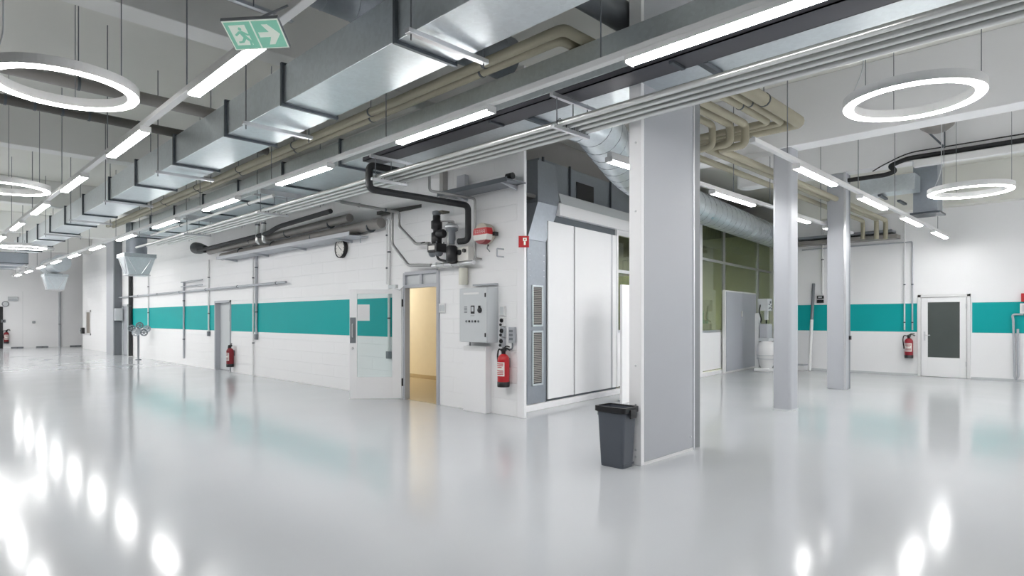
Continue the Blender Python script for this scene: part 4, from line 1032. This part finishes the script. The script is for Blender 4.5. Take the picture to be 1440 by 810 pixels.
# ================================================================== fire extinguishers
def extinguisher(label, pos, wall_dir, s=1.0, red=None, hose_side=1):
    """pos: centre of the base; wall_dir: unit vector towards the wall"""
    red = red or M_RED
    t = thing('fire_extinguisher', pos, label, 'fire extinguisher')
    P_ = Vector(pos); wd = Vector(wall_dir); sd = Vector((-wd.y, wd.x, 0)) * hose_side
    r = .088 * s; h = .46 * s
    MB().lathe([(r * .92, .05 * s), (r, .06 * s), (r, h - .07 * s), (r * .93, h - .035 * s), (r * .62, h), (.03 * s, h + .015 * s)], P_, ZA, 28).build('cylinder', red, t)
    MB().lathe([(r * .98, 0), (r * 1.02, .01 * s), (r * 1.02, .075 * s), (r * .9, .08 * s)], P_, ZA, 28).build('foot_ring', M_BLACK, t)
    MB().lathe([(.03 * s, h + .005), (.032 * s, h + .05 * s), (.045 * s, h + .055 * s), (.045 * s, h + .085 * s), (.02 * s, h + .095 * s)], P_, ZA, 14).build('valve_head', M_BLACK, t)
    top = P_ + Vector((0, 0, h + .09 * s))
    MB().tube([top + sd * .01, top - sd * .07 * s + Vector((0, 0, .015 * s)), top - sd * .13 * s - Vector((0, 0, .015 * s))], .012 * s, 8, .03).build('carry_handle', M_BLACK, t)
    MB().tube([top, top - sd * .06 * s + Vector((0, 0, .045 * s)), top - sd * .12 * s + Vector((0, 0, .03 * s))], .010 * s, 8, .03).build('lever', M_BLACK, t)
    MB().tube([top + sd * .02 * s - Vector((0, 0, .03 * s)), top + sd * .10 * s + Vector((0, 0, .0)), top + sd * .125 * s - Vector((0, 0, .10 * s)), top + sd * .105 * s - Vector((0, 0, .27 * s)), top + sd * .10 * s - Vector((0, 0, .33 * s))], .012 * s, 10, .06).build('hose', M_BLACK, t)
    # curved paper label facing the room
    fa = math.atan2(-wd.y, -wd.x); m = MB(); N_ = 12; half = .95; rr = r + .0015
    ringv = []
    for k in range(N_ + 1):
        a = fa - half + 2 * half * k / N_
        ringv.append((P_ + Vector((rr * math.cos(a), rr * math.sin(a), .16 * s)), P_ + Vector((rr * math.cos(a), rr * math.sin(a), .36 * s))))
    m.add([p for q2 in ringv for p in q2], [(2 * k, 2 * k + 2, 2 * k + 3, 2 * k + 1) for k in range(N_)], True)
    lb = m.build('label', M_LABEL, t)
    m = MB(); rr = r + .003
    for zz in (.335, .31, .285, .235, .21, .185):
        w_ = .75 if zz != .285 else .5
        vs = []
        for k in range(9):
            a = fa - w_ + 2 * w_ * k / 8
            for z in (zz - .006, zz + .006): vs.append(P_ + Vector((rr * math.cos(a), rr * math.sin(a), z * s)))
        m.add(vs, [(2 * k, 2 * k + 2, 2 * k + 3, 2 * k + 1) for k in range(8)])
    m.build('label_print', red, lb)
    b = P_ + wd * (r + .004) + Vector((0, 0, h * .75))
    MB().obox(b + wd * .008, wd * .012, sd * .03 * s, Vector((0, 0, .07 * s))).build('mounting_bracket', M_GREYD, t)
    return t
e = at_x(708, 543, XW - .115)
extinguisher('red fire extinguisher on the wall below the sockets near the white corner', (e.x, e.y, .455), (1, 0, 0), 1.06, hose_side=1)
e = at_x(323.5, 512, XW - .115)
extinguisher('small dark red fire extinguisher hanging beside the recessed grey door', (XW - .115, e.y, .16), (1, 0, 0), 1.1, M_DRED)
e = at_x(1278, 503, XR - .115)
extinguisher('dark red fire extinguisher beside the white door with dark glass', (XR - .115, e.y, .46), (1, 0, 0), 1.1, mat('extinguisher_red', (.34, .014, .03), .32))
e = at_y(9, 482, YF - .115)
extinguisher('tiny red fire extinguisher at the far end wall beside the dark doorway', (e.x, YF - .115, .25), (0, 1, 0), 1.2, M_DRED)

# ================================================================== far wall fittings
def far(x, y): 
    p = at_y(x, y, YF); return p.x, p.z
fx, fz = far(7.5, 427.5)
t = thing('wall_clock', (fx, YF, fz), 'small grey round clock on the far end wall', 'clock')
MB().lathe([(.14, .002), (.14, .05), (.12, .055)], (fx, YF, fz), (0, -1, 0)).build('rim', M_GREYD, t)
MB().lathe([(.11, .05), (.11, .058)], (fx, YF, fz), (0, -1, 0)).build('dial', M_LGREY, t)
fx, fz = far(18, 420)
t = thing('exit_lamp', (fx, YF, fz), 'small grey emergency lamp high on the far end wall', 'lamp')
MB().box(fx - .2, fx + .2, YF - .08, YF - .003, fz - .12, fz + .1).build('mounting_case', M_LGREY, t, .02)
MB().box(fx - .17, fx + .17, YF - .085, YF - .08, fz - .1, fz - .03).build('lens', M_GREY, t)
fx, fz = far(4.5, 451.5)
t = thing('call_point', (fx, YF, fz), 'small dark push button box on the far wall above the extinguisher', 'switch')
MB().box(fx - .09, fx + .09, YF - .06, YF - .003, fz - .07, fz + .07).build('mounting_case', M_GREYD, t, .01)
MB().lathe([(.03, 0), (.03, .02)], (fx, YF - .06, fz), (0, -1, 0), 12).build('button', M_BLACK, t)
fx, fz = far(47.5, 453)
t = thing('door_knob_plate', (fx, YF, fz), 'small dark lock plate on the far white sliding panel', 'lock')
MB().box(fx - .06, fx + .06, YF - .03, YF - .003, fz - .06, fz + .06).build('mounting_plate', M_GREYD, t, .006)
MB().lathe([(.03, 0), (.035, .03), (.02, .05)], (fx, YF - .03, fz), (0, -1, 0), 12).build('knob', M_ALU, t)
fx, fz = far(83.5, 440)
pipe('grey post standing against the far end wall', [(fx, YF - .06, 2.9), (fx, YF - .06, 0.0)], .05, M_GREY, 0, [((fx, YF - .06, 1.2), ZA)], 'wall_post')
for k, x in enumerate((24, 59, 106)):
    fx, fz = far(x, 488)
    t = thing('floor_stop', (fx, YF - .1, 0), '%s small dark floor stop along the far end wall' % ORD[k], 'door stop')
    MB().box(fx - .25, fx + .25, YF - .14, YF - .01, 0, .06).build('block', M_GREYD, t, .01)
    MB().lathe([(.02, 0), (.02, .03)], (fx, YF - .14, .03), (0, -1, 0), 8).build('rubber_pad', M_BLACK, t)
yy = wy(116.5, XW + .05)
t = thing('wall_box', (XW - .05, WEND - .15, .9), 'black box at the far edge of the long wall', 'box')
MB().box(XW - .13, XW - .003, WEND - .5, WEND - .2, .75, 1.05).build('mounting_case', M_BLACK, t, .02)
MB().lathe([(.03, 0), (.03, .04)], (XW - .13, WEND - .35, .9), (-1, 0, 0), 10).build('knob', M_GREYD, t)
# box on the steel column
cx, cy_ = XW - .30, wy(163, XW - .2)
t = thing('junction_box', (XW, cy_, 1.6), 'grey control box on the side of the dark steel wall column', 'box')
ca_ = wy(160, XW - .3)
MB().box(XW - .29, XW - .04, ca_ - .26, ca_ - .035, 1.42, 1.92).build('mounting_case', M_LGREY, t, .01)
MB().box(XW - .30, XW - .29, ca_ - .24, ca_ - .055, 1.47, 1.87).build('door', M_GREY, t, .004)
for k, (x, zz) in enumerate(((169.5, 1.12), (169.5, .32))):
    y_ = wy(x, XW)
    t = thing('wall_switch', (XW, y_, zz), ('upper small grey switch beside the narrow grey door', 'lower small grey socket beside the narrow grey door')[k], 'switch')
    MB().box(XW - .04, XW - .003, y_ - .07, y_ + .07, zz - (.13, .07)[k], zz + (.13, .07)[k]).build('mounting_plate', M_GREYD, t, .006)
    MB().box(XW - .048, XW - .04, y_ - .04, y_ + .04, zz - .04, zz + .04).build('rocker_switch', M_LGREY, t)
# stand pipe with wheels
XS = XW - .42
yp = wy(194.5, XS)
t = thing('valve_stand', (XS, yp, 0), 'grey stand pipe with round valve wheels in front of the teal band', 'valve stand')
MB().lathe([(.10, 0), (.10, .02), (.035, .03), (.035, 1.0)], (XS, yp, 0), ZA, 14).build('stand_pipe', M_GREYD, t)
MB().lathe([(.05, 0), (.08, .05), (.08, .16), (.05, .22)], (XS, yp, .93), ZA, 14).build('manifold_head', M_GREY, t)
for k, (dx, dz) in enumerate(((-.24, .10), (.24, .08), (0, .20), (-.13, -.06), (.13, -.06))):
    MB().tube([(XS, yp, 1.05), (XS + dx, yp - .02, 1.05 + dz), (XS + dx, yp - .12, 1.05 + dz)], .025, 8, .03).build('branch', M_GREY, t)
    wh = MB().ring(.105, [(-.02, -.014), (.02, -.014), (.02, .014), (-.02, .014)], n=20)
    for s_ in range(3):
        a = s_ * PI / 3; wh.tube([(.1 * math.cos(a), .1 * math.sin(a), 0), (-.1 * math.cos(a), -.1 * math.sin(a), 0)], .013, 6)
    Rm = Matrix.Translation(Vector((XS + dx, yp - .13 - .02 * k, 1.05 + dz))) @ Matrix.Rotation(PI / 2, 4, 'X')
    wh.v = [Rm @ p for p in wh.v]
    wh.build('valve_wheel', (M_GREYD, M_GREY)[k % 2], t)

# ================================================================== things on the floor
# rubbish bin
bx, by = 5.19, 3.63
t = thing('rubbish_bin', (bx, by, 0), 'dark grey plastic rubbish bin standing against the big column', 'bin')
def rr_ring(hx, hy, r, z): return [Vector((bx + x, by + y, z)) for x, y in rounded_rect(-hx, hx, -hy, hy, r)]
HB = .60
outer = [rr_ring(.095, .135, .03, .0), rr_ring(.098, .139, .03, .03), rr_ring(.117, .165, .035, HB - .06), rr_ring(.12, .168, .035, HB)]
inner = [rr_ring(.112, .16, .03, HB), rr_ring(.09, .13, .028, .02)]
m = MB(); m.loft(outer + inner, False, False)
n_ = len(outer[0]); m.add(outer[0], [list(range(n_))[::-1]]); m.add(inner[-1], [list(range(n_))])
m.build('body', M_BIN, t)
m = MB(); m.loft([rr_ring(.121, .169, .035, HB - .05), rr_ring(.136, .188, .035, HB - .04), rr_ring(.136, .188, .035, HB + .012), rr_ring(.113, .161, .03, HB + .012), rr_ring(.113, .161, .03, HB)], False)
m.build('rim', M_BLACK, t)
for sy in (-1, 1):
    MB().box(bx - .05, bx + .05, by + sy * .188, by + sy * .205, HB - .10, HB - .01).build('handle', M_BLACK, t, .006)
MB().box(bx - .09, bx + .09, by - .149, by - .141, .03, .05).build('foot_ridge', M_BIN, t)

# white cabinet behind the big column
a_, b_ = ray(875); dd = 10.75
p0 = Vector((a_ * dd, b_ * dd, 0))
t = thing('partition_screen', p0, 'tall plain white screen panel half hidden behind the big column', 'screen')
TC = Matrix.Translation(p0) @ Matrix.Rotation(PA, 4, 'Z')
MB(TC).box(0, .95, .0, .045, .0, 2.10).build('panel', M_WHITE, t, .006)
MB(TC).box(.3, .36, -.2, -.001, 0, .03).box(.3, .36, .046, .25, 0, .03).build('foot', M_GREY, t, .004)
MB(TC).box(.75, .81, -.2, -.001, 0, .03).box(.75, .81, .046, .25, 0, .03).build('foot', M_GREY, t, .004)

# grey double door cupboard against the green glass wall
sc0, sc1 = S(1021, -.18), S(1064, -.18)
zt = pz(1022, 408, -.18)
t = thing('metal_cupboard', TP @ Vector((sc0, -.18, 0)), 'grey two door steel cupboard in front of the green glass', 'cupboard')
MB(TP).box(sc0, sc1, -.16, -.075, 0.0, zt).build('body', M_WPLAST, t, .008)
wm = (sc1 - sc0) / 2
for k, (a, b) in enumerate(((sc0 + .05, sc0 + wm - .004), (sc0 + wm + .004, sc1 - .05))):
    dr = MB(TP).box(a, b, -.182, -.162, .05, zt - .04).build('door', M_CUPB, t, .004)
    if k == 0:
        MB(TP).box(b - .10, b - .04, -.205, -.183, 1.55, 1.72).build('handle', M_LABEL, dr, .008)
        MB(TP).lathe([(.02, 0), (.02, .01)], (b - .07, -.183, 1.48), (0, -1, 0), 10).build('lock', M_ALU, dr)

# white machine beside the cupboard
mx, my = 17.35, 7.10
t = thing('filling_machine', (mx, my, 0), 'white machine with control box and rounded drum beside the grey cupboard', 'machine')
def mbx(x0, x1, y0, y1, z0, z1): return MB().box(mx + x0, mx + x1, my + y0, my + y1, z0, z1)
mbx(-.2, .2, -.22, .22, 0, .10).build('base', M_WPLAST, t, .02)
MB().lathe([(.14, .10), (.19, .2), (.22, .35), (.25, .5), (.26, .62), (.24, .74), (.18, .83), (.08, .87)], (mx, my - .06, 0), ZA, 28).build('drum', M_WPLAST, t)
for z in (.36, .46): MB().ring(.245, [(-.01, 0), (.02, 0), (.02, .02), (-.01, .02)], (mx, my - .06, z), 32).build('drum_rib', M_LGREY, t)
mbx(-.03, .09, .14, .26, .10, 1.66).build('mast', M_WPLAST, t, .01)
mbx(-.1, .26, -.12, .1, .95, 1.35).build('motor_block', M_GREY, t, .02)
mbx(-.1, .26, -.16, .12, .86, .95).build('shelf_plate', M_LGREY, t, .006)
cbx = mbx(-.16, .14, -.16, .12, 1.72, 2.06).build('control_box', M_LGREY, t, .008)
m = MB()
for (u, z, r) in ((.02, 1.96, .035), (-.07, 1.90, .02), (.07, 1.86, .02), (-.02, 1.80, .02), (-.08, 1.78, .015), (.08, 1.78, .025)):
    MB().lathe([(r, 0), (r, .02)], (mx + u, my - .16, z), (0, -1, 0), 12).build('knob', M_GREYD, cbx)
mbx(-.02, .06, -.1, .0, 1.46, 1.72).build('spout', M_LGREY, t, .01)
MB().tube([(mx + .02, my - .05, 1.46), (mx + .02, my - .05, 1.36)], .02, 10).build('nozzle', M_BLACK, t)
MB().tube([(mx - .14, my + .05, 1.9), (mx - .24, my + .05, 1.7), (mx - .2, my + .0, 1.5), (mx + .0, my + .1, 1.4)], .018, 8, .1).build('hose', M_DARK, t)
# pole leaning on the wall
t = thing('leaning_pole', (18.55, 6.3, 0), 'long pole leaning on the white wall between the two slim columns', 'pole')
pb = Vector((18.45, 6.26, 0.012)); pt = Vector((XR - .045, 6.28, 2.52)); pm = pb.lerp(pt, .58)
MB().tube([pb, pm], .045, 12).build('lower_sleeve', M_WPLAST, t)
MB().tube([pm, pt], .042, 12).build('upper_shaft', M_GREYD, t)
t = thing('wall_switch', (XR, 6.0, 2.05), 'small black switch pair above the teal band beside the leaning pole', 'switch')
ysw = wy(1153.5, XR)
for z in (2.12, 2.0):
    MB().box(XR - .04, XR - .003, ysw - .10, ysw + .08, z - .045, z + .045).build('mounting_plate', M_BLACK, t, .005)
MB().box(XR - .046, XR - .04, ysw - .06, ysw + .04, 2.10, 2.14).build('rocker_switch', M_LGREY, t)
pipe('white conduit running down the wall to the small black switch pair', [(XR - .04, wy(1157.5, XR), 4.3), (XR - .04, wy(1157.5, XR), 2.2)], .03, M_WPLAST, 0, [((XR - .04, wy(1157.5, XR), 3.2), ZA)], 'wall_conduit')
t = thing('kerb_block', (18.6, 6.6, 0), 'low white kerb block at the foot of the wall behind the second column', 'kerb')
MB().box(18.45, XR - .01, 6.42, 6.74, 0, .14).build('block', M_WPLAST, t, .01)
MB().box(18.44, XR - .01, 6.41, 6.745, .14, .16).build('cap', M_GREY, t)
# wall box and cable loop at the right hand edge
yb_ = wy(1441, XR)
t = thing('wall_box', (XR, yb_, 1.7), 'white wall box on the teal band beside the white door', 'box')
MB().box(XR - .10, XR - .003, yb_ - .30, yb_ + .08, 1.62, 1.86).build('mounting_case', M_WPLAST, t, .01)
MB().box(XR - .11, XR - .10, yb_ - .25, yb_ + .03, 1.66, 1.82).build('cover', M_LGREY, t, .004)
MB().box(XR - .09, XR - .003, yb_ - .30, yb_ + .06, 1.90, 2.10).build('alarm_button', M_RED, t, .008)
y1_, y2_ = wy(1425.5, XR), wy(1432.5, XR)
pipe('grey hose looping down the wall under the white wall box', [(XR - .06, yb_ + .02, 1.60), (XR - .06, y1_ + .02, 1.60), (XR - .06, y1_ + .0, 1.45), (XR - .06, y1_ - .02, .12), (XR - .06, (y1_ + y2_) / 2, .04), (XR - .06, y2_ - .0, .12), (XR - .06, y2_ + .01, 1.25)], .024, M_GREY, .06, (), 'wall_hose')

# ================================================================== camera, world, view
cam = bpy.data.cameras.new('camera'); co = bpy.data.objects.new('camera', cam); COL.objects.link(co)
co.location = (0, 0, CAM_H)
co.rotation_euler = (PI / 2, 0, -math.atan2(.711, .703))
cam.sensor_width = 36; cam.lens = FPX / 1440 * 36; cam.shift_y = (HOR - 405) / 1440
cam.clip_start = .05; cam.clip_end = 200
SC.camera = co
w = bpy.data.worlds.new('world'); SC.world = w; w.use_nodes = True
w.node_tree.nodes['Background'].inputs[0].default_value = (.8, .85, .9, 1); w.node_tree.nodes['Background'].inputs[1].default_value = .02
SC.view_settings.view_transform = 'Standard'; SC.view_settings.look = 'None'; SC.view_settings.gamma = 1; SC.view_settings.use_curve_mapping = False
SC.view_settings.exposure = 0.70
SC.cycles.max_bounces = 10; SC.cycles.diffuse_bounces = 6; SC.cycles.glossy_bounces = 5; SC.cycles.transparent_max_bounces = 12
SC.cycles.use_denoising = True; SC.cycles.sample_clamp_indirect = 8
for a in range(1):
    bpy.context.view_layer.update()
